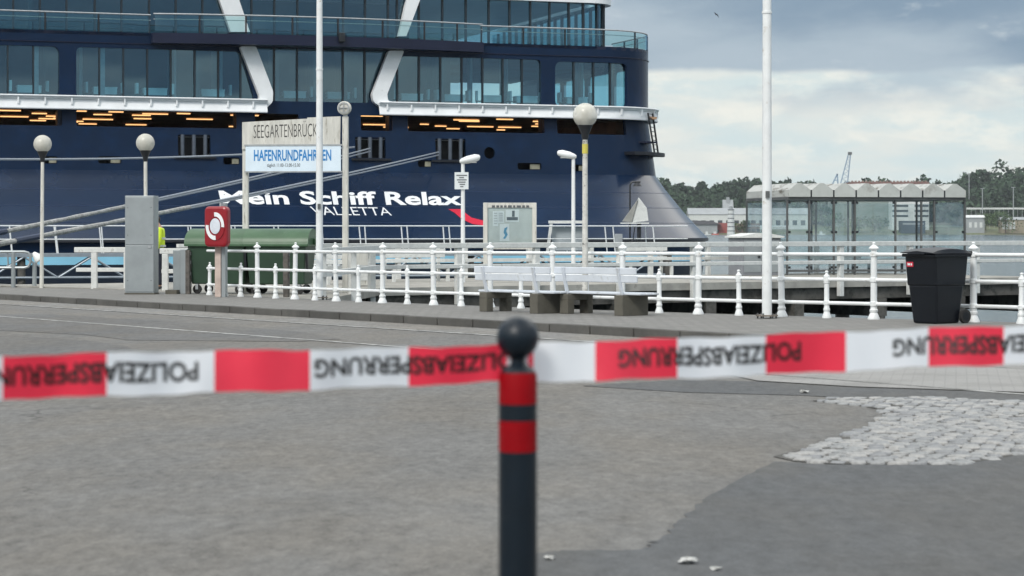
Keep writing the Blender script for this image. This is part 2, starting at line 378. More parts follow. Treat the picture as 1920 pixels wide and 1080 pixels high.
def sett_geo(sx, sy, h, rnd):
    mb = MB(); rows = []
    jx = [rnd.uniform(-.009, .009) for _ in range(8)]
    ring = lambda s, z: [Vector((a * sx / 2 * s + jx[i], b * sy / 2 * s + jx[i + 4], z)) for i, (a, b) in enumerate(((-1, -1), (1, -1), (1, 1), (-1, 1)))]
    vs = ring(1, -.03) + ring(1, h * .5) + ring(.80, h)
    mb.add(vs, [(i, (i + 1) % 4, 4 + (i + 1) % 4, 4 + i) for i in range(4)] + [(4 + i, 4 + (i + 1) % 4, 8 + (i + 1) % 4, 8 + i) for i in range(4)] + [(8, 9, 10, 11)])
    return mb
rnd = random.Random(5); protos = []
for k in range(12):
    mbx = sett_geo(rnd.uniform(.092, .114), rnd.uniform(.105, .134), rnd.uniform(.010, .015), rnd); o = mbx.build('sett', M_sett[k % 4], settp, smooth=True, auto=False); protos.append(o)
spots = []
yy = min(p[1] for p in cp); row = 0
while yy < max(p[1] for p in cp):
    xx = min(p[0] for p in cp) + (row % 2) * .058 + .05 * math.sin(yy * 2)
    while xx < max(p[0] for p in cp):
        px, py = xx + rnd.gauss(0, .008), yy + .12 * math.sin(xx * 1.7) + rnd.gauss(0, .008)
        if inpoly(px, py, cp) and rnd.random() > .03: spots.append((px, py))
        xx += .117
    yy += .138; row += 1
def vis(p): return 960 + p[0] / p[1] * F < 1950
spots.sort(key=lambda p: (not vis(p), p[1]))
rest = MB()
for i, (x, y) in enumerate(spots):
    src = protos[i % 12]; z = g(x, y) - .115 + rnd.uniform(-.006, .002); a = rnd.gauss(0, .16)
    if i < 300:
        o = src if i < 12 else src.copy()
        if i >= 12: COL.objects.link(o)
        o.location = (x, y, z); o.rotation_euler = (rnd.gauss(0, .05), rnd.gauss(0, .05), a)
    else:
        Mx = Matrix.Translation((x, y, z)) @ Matrix.Rotation(a, 4, 'Z'); rest.cur = i % 4
        rest.add([Mx @ v.co for v in src.data.vertices], [tuple(p.vertices) for p in src.data.polygons])
if rest.v: struct(rest.build('far_setts', M_sett, settp, smooth=True, auto=False), 'stuff')

# ------------------------------------------------------------------ water
def water_mat():
    m = bpy.data.materials.new('harbour_water'); m.use_nodes = True; t = m.node_tree; p = t.nodes['Principled BSDF']
    p.inputs['Base Color'].default_value = (.045, .07, .075, 1); p.inputs['Roughness'].default_value = .12; p.inputs['IOR'].default_value = 1.33
    c = nd(t, 'ShaderNodeTexCoord'); mp = nd(t, 'ShaderNodeMapping'); t.links.new(c.outputs['Object'], mp.inputs[0]); mp.inputs['Scale'].default_value = (.5, 1, 1)
    n1 = nd(t, 'ShaderNodeTexNoise'); t.links.new(mp.outputs[0], n1.inputs[0]); n1.inputs['Scale'].default_value = .55; n1.inputs['Detail'].default_value = 7; n1.inputs['Roughness'].default_value = .62
    n2 = nd(t, 'ShaderNodeTexNoise'); t.links.new(mp.outputs[0], n2.inputs[0]); n2.inputs['Scale'].default_value = 3.5; n2.inputs['Detail'].default_value = 5
    b = nd(t, 'ShaderNodeBump'); b.inputs['Strength'].default_value = 1; b.inputs['Distance'].default_value = .10
    t.links.new(mth(t, 'MULTIPLY_ADD', n2.outputs[0], .25, n1.outputs[0]), b.inputs['Height']); t.links.new(b.outputs[0], p.inputs['Normal'])
    return m
struct(MB().add([(-1900, 22, WATER), (1900, 22, WATER), (1900, 2250, WATER), (-1900, 2250, WATER)], [(0, 1, 2, 3)]).build('water', water_mat()))
exec_after = []

# ------------------------------------------------------------------ the ship
TH = R(19.3); YC = 118.0; XC = (603 - 960) / F * YC; CO, SI = math.cos(TH), math.sin(TH)
ship = thing('cruise_ship', 'huge navy blue cruise ship moored stern on, seen across the pier', 'ship', (XC, YC, 0), TH)
RA, AR, AL = 4.0, 16.4, 18.0              # corner radius, flat transom to the right and to the left of the centre
def plan(a, d, z):                        # a: distance along the hull, d: inward from the transom
    A = AR + min(0, d + .45) * .33 if a > 0 else AL; s = 1 if a > 0 else -1; b = abs(a) - A
    if b <= 0: return Vector((a, d, z))
    th = b / RA
    if th < math.pi / 2: return Vector((s * (A + (RA - d) * math.sin(th)), RA - (RA - d) * math.cos(th), z))
    return Vector((s * (A + RA - d), RA + b - RA * math.pi / 2, z))
def proj(p):                              # ship-local point -> photo pixel
    X = XC + p.x * CO - p.y * SI; Y = YC + p.x * SI + p.y * CO
    return 960 + X / Y * F, HY + (CH - p.z) / Y * F
def sa(px, d=0.):                         # hull position a whose image column is px
    lo, hi = -26., 21.2
    for _ in range(50):
        m_ = (lo + hi) / 2
        if proj(plan(m_, d, 5))[0] < px: lo = m_
        else: hi = m_
    return lo
def sz(px, py, d=0.):
    p = plan(sa(px, d), d, 0); Y = YC + p.x * SI + p.y * CO; return CH - (py - HY) / F * Y
def sweep(mb, a0, a1, prof, step=.6):
    n = max(2, int(abs(a1 - a0) / step)); rows = []
    for i in range(n + 1):
        a = a0 + (a1 - a0) * i / n; rows.append([plan(a, d, z) for d, z in prof])
    return mb.grid(rows)
def block(mb, a0, a1, d0, d1, z0, z1, step=.6):     # closed slab following the hull line
    n = max(1, int(abs(a1 - a0) / step)); prof = [(d0, z0), (d1, z0), (d1, z1), (d0, z1), (d0, z0)]; rows = []
    for i in range(n + 1):
        a = a0 + (a1 - a0) * i / n; rows.append([plan(a, d, z) for d, z in prof])
    mb.grid(rows)
    for r in (rows[0], rows[-1]): mb.add(r[:4], [(0, 1, 2, 3)])
    return mb
M_navy = mat('navy_hull_paint', (.0075, .020, .050), .26, var=.10, vs=.25, dirt=(.008, .025, .066), ds=.6, dth=(.45, .7), spec=.13, bump=.02, bs=.8)
M_navyg = mat('navy_gloss_paint', (.0065, .018, .046), .22, var=.10, vs=.25, dirt=(.008, .023, .060), ds=.6, dth=(.45, .7), spec=.5, coat=.3, bump=.02, bs=.8)
M_navy2 = mat('navy_deck_paint', (.012, .016, .040), .35, var=.12, vs=.5, spec=.3)
M_shipw = mat('ship_white', (.84, .86, .87), .35, var=.06, vs=.8, dirt=(.45, .46, .44), ds=1.5, dth=(.6, .8))
M_mull = mat('window_mullion', (.012, .022, .032), .35, var=.1)
M_room = mat('saloon_wall', (.06, .105, .12), .8, var=.3, vs=.5)
M_roomf = mat('saloon_floor', (.07, .10, .11), .8, var=.2, vs=.5)
M_brown = mat('mooring_deck_wall', (.42, .26, .16), .8, var=.25, vs=.6)
M_glass = glass('ship_glass', (.38, .64, .72), .15)
M_glass2 = glass('balustrade_glass', (.62, .82, .80), .10)
M_lamp = mat('deck_light', (1, .55, .22), .5, emit=1.05, var=.02)
M_cloth = mat('white_cloth', (.85, .88, .88), .8, var=.04)

def rp(pts, r, n=5):                      # polygon with rounded corners
    out = []
    for i, p in enumerate(pts):
        p = Vector(p); a = Vector(pts[i - 1]); b = Vector(pts[(i + 1) % len(pts)])
        u = (a - p); v = (b - p); rr = min(r, u.length * .45, v.length * .45); A = p + u.normalized() * rr; B = p + v.normalized() * rr
        for k in range(n + 1):
            f = k / n; q = A * (1 - f) ** 2 + p * 2 * f * (1 - f) + B * f * f; out.append((q.x, q.y))
    return out
ZB, ZT, ZM = 8.14, 10.74, 11.12           # saloon windows: sill, head, head of the middle bay
ZO0, ZO1 = 6.63, 7.46                     # slots of the mooring deck
def rect(x0, x1, z0, z1, r): a0, a1 = sa(x0), sa(x1); return rp([(a0, z0), (a1, z0), (a1, z1), (a0, z1)], r)
bays = [('corner', rect(-60, 111, ZB, ZT, .4)),
        ('left', rp([(sa(143), ZB), (sa(478), ZB), (sa(451), ZT), (sa(143), ZT)], .3)),
        ('mid', rp([(sa(507), ZB), (sa(692), ZB), (sa(728), ZM), (sa(478), ZM)], .12)),
        ('right', rp([(sa(722), ZB), (sa(1015), ZB), (sa(1015), ZT), (sa(752), ZT)], .3)),
        ('corner', rect(1041, 1176, ZB, ZT - .08, .4))]
slots = [rect(-60, 116, ZO0, ZO1, .1), rect(143, 443, ZO0, ZO1, .1), rect(478, 560, ZO0, ZO1, .1), rect(676, 735, ZO0, ZO1, .1), rect(764, 1020, ZO0, ZO1, .1), rect(1044, 1172, ZO0, ZO1, .1)]
ports = [(332, 393, 5.15, 6.27), (664, 721, 5.14, 6.27), (814, 871, 5.10, 6.25)]
scup = [(72, 106, 300), (182, 226, 300), (416, 447, 302), (780, 806, 307), (966, 1011, 312), (1066, 1095, 315)]
holes = [b[1] for b in bays] + slots + [rect(x0, x1, z0, z1, .06) for x0, x1, z0, z1 in ports]
holes += [rect(x0, x1, sz(x0, y) - .19, sz(x0, y) + .19, .12) for x0, x1, y in scup]
ah, zh = sa(915), sz(915, 287); holes.append([(ah + .33 * math.cos(k * math.pi / 8), zh + .33 * math.sin(k * math.pi / 8)) for k in range(16)])
side_win = [(23.0, 26.8), (27.3, 31.1), (31.6, 35.4), (35.9, 39.7)]
holes += [rp([(a0, ZB), (a1, ZB), (a1, ZT), (a0, ZT)], .3) for a0, a1 in side_win]
ZD, ZTER = 4.35, 11.58
def lean(z): return -.45 * max(0, min(1, (7.5 - z) / (7.5 - ZD)))
A0w, A1w = -28., 44.
vs2 = []; ed = []
def loop2(P):
    o = len(vs2); vs2.extend(Vector(p) for p in P); ed.extend((o + i, o + (i + 1) % len(P)) for i in range(len(P)))
loop2([(A0w, ZD), (A1w, ZD), (A1w, ZTER), (A0w, ZTER)])
for h in holes: loop2(h)
a = A0w + .5
while a < A1w:
    for k in range(1, 16): vs2.append(Vector((a, ZD + (ZTER - ZD) * k / 16)))
    a += .5 if abs(a) > 14 and abs(a) < 26 else 1.0
for k in range(1, 100): vs2.append(Vector((A0w + (A1w - A0w) * k / 100, ZD))); vs2.append(Vector((A0w + (A1w - A0w) * k / 100, ZTER)))
res = delaunay_2d_cdt(vs2, ed, [], 0, 1e-5)
mb = MB(); keep = []
for f in res[2]:
    c = sum((res[0][i] for i in f), Vector((0, 0))) / len(f)
    if not any(inpoly(c.x, c.y, h) for h in holes): keep.append(f)
mb.add([plan(q.x, lean(q.y), q.y) for q in res[0]], keep)
for h in holes:                           # reveals of the openings
    n = len(h); vs = [plan(a, lean(z), z) for a, z in h] + [plan(a, lean(z) + .22, z) for a, z in h]
    mb.add(vs, [(i, (i + 1) % n, n + (i + 1) % n, n + i) for i in range(n)])
hull = mb.build('hull', M_navy, ship, smooth=True)

def duck_d(z):
    f = max(0, min(1, (ZD - z) / (ZD - .8))); return -.45 - 4.3 * (f * .8 + f * f * .2)
prof = [(duck_d(ZD - (ZD - .8) * k / 8), ZD - (ZD - .8) * k / 8) for k in range(9)]
stern = sweep(MB(), A0w, A1w, prof, .5).build('stern_sponson', M_navyg, ship, smooth=True)
M_boot = mat('black_boot_top', (.008, .010, .016), .5, var=.2)
M_stripe = mat('light_blue_stripe', (.30, .66, .86), .4, var=.08, vs=.5)
dk = duck_d(.8)
sweep(MB(), A0w, A1w, [(dk, .8), (dk - .03, .76), (dk - .03, .62), (dk + .25, .60)], .5).build('rubbing_strake', M_boot, ship, smooth=True)
sweep(MB(), A0w, A1w, [(dk + .2, .62), (dk + .3, -.08)], .5).build('lower_hull', M_navy, ship, smooth=True)
sweep(MB(), A0w, A1w, [(dk + .3, -.08), (dk + .32, -.50)], .5).build('blue_stripe', M_stripe, ship, smooth=True)
sweep(MB(), A0w, A1w, [(dk + .32, -.50), (dk + .5, -1.4), (dk + .8, -4)], .5).build('underwater_hull', mat('navy_antifouling', (.010, .018, .035), .5, var=.2, vs=.5), ship, smooth=True)
M_seam = mat('plate_seam', (.018, .032, .07), .3, var=.1)
for zz in (3.35, 2.5, 1.65):               # weld seams round the sponson
    sweep(MB(), -21, 26, [(duck_d(zz) - .012, zz), (duck_d(zz - .03) - .012, zz - .03)], .5).build('plate_seam', M_seam, ship)

def duckpt(px, py, off=.02):
    z = 2.5
    for _ in range(60):
        d = duck_d(z); z = .5 * z + .5 * sz(px, py, d)
    return sa(px, duck_d(z)), z
def duckmap(c, off=.03):                   # c: pixel corners TL, TR, BR, BL
    q = [duckpt(*p) for p in c]
    def fn(u, v):
        t_ = [q[3][i] * (1 - u) * (1 - v) + q[2][i] * u * (1 - v) + q[0][i] * (1 - u) * v + q[1][i] * u * v for i in (0, 1)]
        return plan(t_[0], duck_d(t_[1]) - off, t_[1])
    return fn
M_sign_w = mat('white_lettering', (.82, .84, .85), .4, var=.03)
lettering('ship_name', 'Mein Schiff Relax', duckmap([(409, 357), (864, 360), (867, 385), (415, 383)]), M_sign_w, stern, bold=.028)
lettering('home_port', 'VALLETTA', duckmap([(580, 387), (729, 389), (735, 404), (588, 403)]), M_sign_w, stern, bold=-.004)
pts = [duckpt(*p) for p in [(840, 392), (868, 392), (873, 400), (884, 408), (908, 414), (908, 423), (886, 420), (866, 411), (852, 399)]]
MB().prism(pts, lambda u, v, w_: plan(u, duck_d(v) - w_, v), .02, .03).build('red_swoosh', mat('swoosh_red', (.62, .02, .05), .4, var=.03), stern)

# saloon behind the big windows, with its glass
INN = .18; rl0 = random.Random(4)
mb = MB(); block(mb, -24, 9, 5.4, 5.6, 8.0, 11.4, 1.); mb.build('saloon_wall', M_room, ship)
mb = MB(); block(mb, -24, 9, .30, 5.3, 7.9, 8.0, 1.); mb.bx(9.02, 19.9, 3.6, 26, 7.9, 8.0); block(mb, 9.02, 20.9, .30, 3.58, 7.9, 8.0, .5); mb.build('saloon_floor', M_roomf, ship)
mb = MB(); block(mb, -24, 9, .30, 5.3, 11.2, 11.3, 1.); mb.bx(9.02, 19.9, 3.6, 26, 11.2, 11.3); block(mb, 9.02, 20.9, .30, 3.58, 11.2, 11.3, .5); mb.build('saloon_ceiling', M_room, ship)
edges = [[-60, -30, 15, 63, 111], [143, 187, 232, 277, 321, 366, 410, 452, 478], [478, 515, 558, 600, 644, 685, 728], [722, 746, 787, 827, 867, 906, 944, 980, 1015], [1041, 1077, 1114, 1146, 1176]]
for (nm, bay), ex in zip(bays, edges):
    zt = {'mid': ZM, 'corner': ZT}.get(nm, ZT)
    for x0, x1 in zip(ex[:-1], ex[1:]):
        a0, a1 = sa(x0), sa(x1); rows = []
        n = 5 if abs(a0) > 12 else 1
        for i in range(n + 1):
            a = a0 + (a1 - a0) * i / n; rows.append([plan(a, INN, ZB - .03), plan(a, INN, zt + .03)])
        jt = [rl0.gauss(0, .012) for _ in range(2)]; rows = [[p + Vector((0, jt[0] * (i_ / n - .5) + jt[1] * (q_ - .5), 0)) for q_, p in enumerate(rw)] for i_, rw in enumerate(rows)]
        MB().grid(rows).build('window_pane', M_glass, ship, smooth=True)
    for x in ex[1:-1]:
        a = sa(x); z0, z1 = ZB, zt
        if nm in ('left', 'mid', 'right'):     # trim to the sloping bay
            zs = [z for z in [ZB + (zt - ZB) * k / 40 for k in range(41)] if inpoly(a, max(ZB + .02, min(zt - .02, z)), bay)]
            if not zs: continue
            z0, z1 = zs[0], zs[-1]
        block(MB(), a - .045, a + .045, .07, .22, z0, z1).build('mullion', M_mull, hull)
for a0, a1 in side_win: MB().grid([[plan(a, INN, ZB - .03), plan(a, INN, ZT + .03)] for a in (a0 - .05, a1 + .05)]).build('window_pane', M_glass, ship)
# white ledge with brackets, and the white diagonal struts
for s_, (x0, x1) in enumerate(((-60, 497), (706, 1225))):
    a0 = sa(x0) if x0 > 0 else -22; a1 = sa(x1) if x1 < 1200 else 25.4
    mb = MB(); sweep(mb, a0, a1, [(0, 7.50), (-.60, 7.47), (-.62, 7.52), (-.46, 8.0), (-.58, 8.02), (-.62, 8.12), (-.4, 8.12), (0, 8.0)], .6)
    led = mb.build('ledge', M_shipw, ship, smooth=True)
    x = a0 + .4
    while x < a1:
        p = [plan(x, -.64, 8.0), plan(x + .05, -.64, 8.0), plan(x + .2, -.45, 7.72), plan(x + .02, -.40, 7.70)]
        block(MB(), x, x + .08, -.64, -.30, 7.72, 8.10).build('bracket', M_shipw, led); x += 1.36
    mb = MB(); mb.path([plan(a0 + (a1 - a0) * i / 40, -.66, 8.15) for i in range(41)], .05, 6); mb.build('ledge_rail', M_shipw, led, smooth=True)
def plate(pxs, d0, d1, name, m, par, r=.12):
    P = rp([(sa(x), sz(x, y)) for x, y in pxs], r)
    return MB().prism(P, lambda u, v, w_: plan(u, w_, v), d0, d1).build(name, m, par)
plate([(447, 88), (477, 88), (509, 172), (508, 192), (497, 203), (455, 205), (455, 193), (482, 190), (484, 182)], -.42, -.02, 'white_strut', M_shipw, ship)
plate([(725, 96), (754, 96), (722, 178), (724, 190), (750, 195), (750, 208), (716, 205), (697, 192), (694, 178)], -.42, -.02, 'white_strut', M_shipw, ship)
rc = random.Random(8)
for x in (30, 95, 165, 255, 345, 430, 540, 620, 670, 770, 850, 925, 990, 1060, 1130):
    a = sa(x); w_ = rc.uniform(.10, .22); block(MB(), a, a + w_, 2.2 + rc.uniform(0, 2.2), 2.6 + rc.uniform(2, 2.4), 8.01, 11.19).build('column', M_room if rc.random() < .3 else M_cloth, ship)
for x in (62, 187, 366, 515, 644, 827, 944, 1079, 1147): a = sa(x); block(MB(), a + .06, a + .34, .42, .5, 8.01, 11.1).build('curtain', M_roomf if rc.random() < .5 else M_galv, ship)
# mooring deck behind the slots
mb = MB(); mb.bx(-22, 19.8, 19.0, 19.2, 6.3, 7.7); mb.bx(-22, 19.8, .5, 18.9, 7.56, 7.7); mb.bx(-22.3, -22, .5, 19, 6.3, 7.7); mb.bx(19.82, 18.6, 3.6, 19, 6.3, 7.7); mb.build('mooring_deck', M_brown, ship)
mb = MB(); mb.bx(-22, 19.8, .5, 18.9, 6.2, 6.3); mb.build('mooring_floor', M_navy2, ship)
block(MB(), -22, 21, 1.0, 1.1, 4.5, 6.18, 1.).build('port_dark_plate', M_boot, ship)  # black plate added behind ports and scuppers, standing in for the shade inside
rl = random.Random(11)
for x0, x1, n_ in ((-50, 85, 5), (143, 210, 5), (215, 300, 7), (310, 440, 9), (480, 540, 4), (680, 735, 5), (765, 820, 5), (820, 900, 7), (905, 1018, 8), (1045, 1100, 4), (1105, 1170, 5)):
    for k in range(n_):
        dd = .9 + 15.5 * (k + rl.uniform(0, .8)) / n_; a0 = sa(x0); a1 = sa(x1); sc_ = 1 + dd / 118
        ln = rl.uniform(.5, 1.7); q = a0 * sc_ + rl.uniform(0, max(.1, (a1 - a0) * sc_ - ln)) - dd * .28
        if q + ln < 19.4 and rl.random() < .8: MB().bx(q, q + ln, dd, dd + .13, 7.46, 7.52).build('deck_light', M_lamp, ship)
for x in (120, 455, 660, 742, 1030): 
    a = sa(x); block(MB(), a - .3, a + .3, .26, 1.0, 6.31, 7.55).build('deck_frame', M_navy2, ship)
# fairleads: dark recess with three rollers and a sill
for x0, x1, z0, z1 in ports:
    a0, a1 = sa(x0), sa(x1); dl = lean(5.7)
    fl = block(MB(), a0 - .25, a1 + .25, dl - .22, dl + .1, z0 - .14, z0 - .02).build('fairlead_sill', M_boot, ship)
    for k in range(3):
        a = a0 + (a1 - a0) * (.15 + .35 * k); MB().tube(plan(a, dl + .12, z0 - .02), plan(a, dl + .12, z1), .11, n=10).build('roller', mat('roller_steel', (.10, .12, .15), .4, .3), fl, smooth=True)
for x0, x1, y in scup:
    a0, a1 = sa(x0), sa(x1); z = sz(x0, y)
    block(MB(), a0 + (a1 - a0) * .55, a0 + (a1 - a0) * .95, lean(z) + .10, lean(z) + .16, z - .15, z + .12).build('vent_cover', mat('vent_ochre', (.28, .27, .20), .6, var=.3, vs=3), ship)

# terrace: bulwark top, floor, balustrade, recessed glass wall
block(MB(), A0w, A1w, .0, 2.6, 11.40, 11.56).build('terrace_deck', M_navy2, ship)
block(MB(), A0w, A1w, -.05, .10, 10.98, 11.02).build('drip_rail', M_navy2, ship)
ZR = 12.53
def balus(a0, a1, dfun, z0, z1, par, posts, skip=()):
    n = max(4, int((a1 - a0) / .5)); tp = [plan(a0 + (a1 - a0) * i / n, dfun(a0 + (a1 - a0) * i / n), z1) for i in range(n + 1)]
    MB().path(tp, .045, 6).build('handrail', M_galv, par, smooth=True)
    MB().path([p - Vector((0, 0, .28)) for p in tp], .02, 5).build('grab_rail', M_galv, par, smooth=True)
    for a in posts: 
        p = plan(a, dfun(a), z0); q = plan(a + .09, dfun(a), z0); MB().bar(p - Vector((0, 0, .15)), p + Vector((0, 0, z1 - z0 - .05)), .12, .07).build('balustrade_post', M_black, par)
    ps = sorted(list(posts) + [a0, a1])
    for p0, p1 in zip(ps[:-1], ps[1:]):
        if p1 - p0 < .3: continue
        rows = []; k = max(1, int((p1 - p0) / .7))
        for i in range(k + 1):
            a = p0 + .07 + (p1 - p0 - .14) * i / k; d = dfun(a) - .03; rows.append([plan(a, d, z0 + .06), plan(a, d, z1 - .06)])
        MB().grid(rows).build('balustrade_pane', M_glass2, par, smooth=True)
aL, aR = sa(283), sa(901)
balus(-22, aL, lambda a: .06, ZTER, ZR, ship, [sa(x) for x in (-30, 85, 185)])
balus(aR, 27.4, lambda a: .06, ZTER, ZR, ship, [sa(x) for x in (903, 982, 1060, 1132, 1192)] + [21.3, 23.4, 25.4])
bow = lambda a: -.55 - .95 * (1 - ((2 * a - aL - aR) / (aR - aL)) ** 2)
mb = MB(); n = 24; rows = []
for i in range(n + 1):
    a = aL + (aR - aL) * i / n; d = bow(a); rows.append([plan(a, d, 11.02 + .12 * 0), plan(a, d, ZTER - .02), plan(a, .3, ZTER - .02), plan(a, .02, 10.90 + .12), plan(a, d, 11.02)])
mb.grid(rows); mb.add(rows[0][:4], [(0, 1, 2, 3)]); mb.add(rows[-1][:4], [(0, 1, 2, 3)])
balc = mb.build('balcony', M_navy2, ship, smooth=True)
balus(aL + .05, aR - .05, lambda a: bow(a) + .08, ZTER, ZR + .02, balc, [sa(x) for x in (368, 452, 537, 621, 705, 785, 849)])
# floodlight on the balcony edge
p = plan(sa(626), bow(sa(626)) - .12, 11.5)
MB().bx(p.x - .16, p.x + .16, p.y - .15, p.y + .1, 11.25, 11.75).build('floodlight', M_black, balc, bevel=.03)
# recessed upper wall
SB = 2.5
up_px = [1131, 1120, 1094, 1067, 1031, 995, 956, 917, 874, 830, 786, 745, 728, 685, 644, 600, 558, 515, 472, 430, 380, 330, 280, 228, 178, 125, 75, 25, -25, -75]
up_a = sorted(sa(x, SB) for x in up_px)
up_a += [up_a[-1] + k * 1.2 for k in range(1, 20)]
ZU = 14.25
mb = MB(); block(mb, -24, 7, SB + 4.5, SB + 4.7, 11.56, ZU, 1.); mb.build('upper_saloon_wall', M_room, ship)
for a0, a1 in zip(up_a[:-1], up_a[1:]):
    n = 4 if abs(a0) > 13 else 1; rows = []
    for i in range(n + 1):
        a = a0 + (a1 - a0) * i / n; rows.append([plan(a, SB + .1, 11.58), plan(a, SB + .1, ZU)])
    jt = [rl0.gauss(0, .012) for _ in range(2)]; rows = [[p + Vector((0, jt[0] * (i_ / n - .5) + jt[1] * (q_ - .5), 0)) for q_, p in enumerate(rw)] for i_, rw in enumerate(rows)]
    MB().grid(rows).build('upper_pane', M_glass, ship, smooth=True)
    block(MB(), a0 - .05, a0 + .05, SB, SB + .18, 11.57, ZU).build('upper_mullion', M_mull, ship)
mb = MB(); block(mb, -24, 40, SB - .35, SB + .6, ZU, ZU + .45); mb.bx(-21, 16.8, 3.6, 30, ZU + .05, ZU + .4); mb.build('upper_deck_slab', M_shipw, ship)
MB().bx(-21, 17.4, 2.7, 30, 11.45, 11.57).build('upper_saloon_floor', M_roomf, ship)
MB().bx(-21, 16.9, 4.2, 40, ZU + .46, ZU + 3.2).build('upper_superstructure', M_shipw, ship, bevel=.4)
for pts in ([(406, -14), (443, -14), (468, 60), (432, 60)], [(765, -14), (792, -14), (761, 68), (747, 68)]):
    P = [(sa(x, SB - .3), sz(x, y, SB - .3)) for x, y in pts]
    MB().prism(P, lambda u, v, w_: plan(u, w_, v), SB - .4, SB - .02).build('white_strut', M_shipw, ship)
# dark fin platform and ladder on the corner
zf = sz(1200, 288)
block(MB(), sa(1165), 21.6, -1.2, -.2, zf - .12, zf + .06).build('fin_platform', M_boot, ship)
lad = MB()
for k in (0, .5): lad.bar(plan(19.3 + k, -.9, zf + .05), plan(18.9 + k, -.7, 7.9), .09, .06)
for k in range(9):
    f = k / 8; p = plan(19.3 - .4 * f, -.9 + .2 * f, zf + .25 + (7.6 - zf) * f); q = plan(19.8 - .4 * f, -.9 + .2 * f, zf + .25 + (7.6 - zf) * f); lad.bar(p, q, .04, .04)
lad.build('ladder', M_black, ship)
# dining tables in the saloon
tab = thing('dining_table', 'white clothed dining table behind the ship window', 'table', group='dining tables behind the saloon windows')
mb = MB(); mb.bx(-.62, .62, -.42, .42, .70, .76); mb.bx(-.60, .60, -.40, .40, .38, .70); mb.build('table_cloth', M_cloth, tab)
for sx in (-1, 1):
    mb = MB(); mb.bx(sx * .95 - .06, sx * .95 + .06, -.25, .25, .45, 1.02); mb.build('chair_back', M_cloth, tab)
mb = MB(); mb.bx(-.5, .5, -.05, .05, 0, .4); mb.bx(-1.0, 1.0, -.22, .22, .42, .47); mb.bx(-.98, -.9, -.04, .04, 0, .45); mb.bx(.9, .98, -.04, .04, 0, .45); mb.build('pedestal', M_dark, tab)
Ms = Matrix.Translation((XC, YC, 0)) @ Matrix.Rotation(TH, 4, 'Z')
desc = {60: 'leftmost white dining table behind the ship window at the frame edge', 203: 'white dining table behind the ship window left of the second dark mullion', 298: 'white dining table behind the ship window above the second globe lamp', 408: 'white dining table behind the window left of the left white strut', 562: 'white dining table in the middle window bay left of the flagpole', 645: 'white dining table in the middle window bay right of the flagpole', 784: 'first white dining table right of the right white strut', 862: 'second white dining table right of the right white strut', 940: 'third white dining table right of the right white strut', 1000: 'white dining table behind the last pane before the rounded corner window', 1095: 'white dining table behind the rounded corner window of the ship'}
first = True
for x, lb in desc.items():
    p = Ms @ plan(sa(x), 1.35, 8.002)
    if first: tab.location = p; tab.rotation_euler = (0, 0, TH); tab['label'] = lb; first = False
    else: dup(tab, p, TH + rl.gauss(0, .1), lb)

# ------------------------------------------------------------------ mooring lines
M_rope = mat('mooring_rope', (.36, .39, .43), .8, var=.2, vs=20, bump=.3, bs=60)
M_sleeve = mat('chafe_sleeve', (.38, .38, .36), .8, var=.3, vs=5, dirt=(.16, .16, .15), ds=8, dth=(.5, .7), bump=.4, bs=40)
M_band = mat('sleeve_band', (.015, .03, .07), .6)
def shipW(px, py, d): return Ms @ plan(sa(px, d), d, sz(px, py, d))
def line(label, p0, p1, sag, r, twin=0., sleeve=None, sr=.072):
    o = thing('mooring_line', label, 'rope', p0, 0, 'mooring lines of the ship'); d = p1 - p0; side = Vector((0, 0, 1)) * twin
    pt = lambda f: d * f + Vector((0, 0, -4 * sag * f * (1 - f)))
    for s in ((-1, 1) if twin else (0,)):
        MB().path([pt(k / 24) + side * s * (k / 24) for k in range(25)], r, 6).build('rope', M_rope, o, smooth=True)
    if sleeve:
        f0, f1 = sleeve; rn = random.Random(3)
        pts = [pt(f0 + (f1 - f0) * k / 30) for k in range(31)]
        sl = MB().path(pts, [sr * rn.uniform(.85, 1.15) for _ in pts], 8).build('chafe_sleeve', M_sleeve, o, smooth=True)
        k = 13; MB().path(pts[k:k + 3], sr * 1.22, 8).build('sleeve_band', M_band, sl, smooth=True)
    return o
line('upper thick mooring line running behind the grey steel cabinet', W(-420, 519, 50), shipW(694, 281, -.6), .16, .040, .08, (.02, .40))
line('lower thick mooring line running behind the grey steel cabinet', W(-420, 534, 48), shipW(822, 288, -.6), .16, .040, .08, (.02, .40))
line('thin mooring line stretched almost level between the two globe lamps', W(-160, 297, 84), shipW(664, 276, -.6), .25, .055, .0, None)
mb = MB()

# ------------------------------------------------------------------ pier
ZP = -.20
PA = W(560, 0, 52); PB = W(1990, 0, 66.3); PA.z = PB.z = 0
pd = (PB - PA).normalized(); pn = Vector((-pd.y, pd.x, 0)); PL = (PB - PA).length; RZ_P = math.atan2(pd.y, pd.x)
def pier_x(px):                            # distance along the pier front whose image column is px
    a = (px - 960) / F; return (a * PA.y - PA.x) / (pd.x - a * pd.y)
pier = thing('pier', 'weathered pier with white timber railing behind the quay railing', 'pier', (PA.x, PA.y, 0), RZ_P)
def pl(p): q = p - Vector((PA.x, PA.y, 0)); return Vector((q.dot(pd), q.dot(pn), p.z))
q1 = pl(TN(37.0, fence_n(37.0) + .402)); q0 = pl(TN(47.5, fence_n(47.5) + .402))
M_deck = mat('pier_deck', (.30, .29, .26), .85, var=.2, vs=1.5, bump=.3, dirt=(.18, .17, .15), ds=2)
PW = 9.0
pol = [(q1.x, q1.y), (2.2, 0), (PL, 0), (PL, PW), (1.0, PW), (q0.x - 1.5, PW), (q0.x, q0.y)]
MB().prism(pol, lambda u, v, w_: Vector((u, v, w_)), ZP - .16, ZP).build('deck', M_deck, pier)
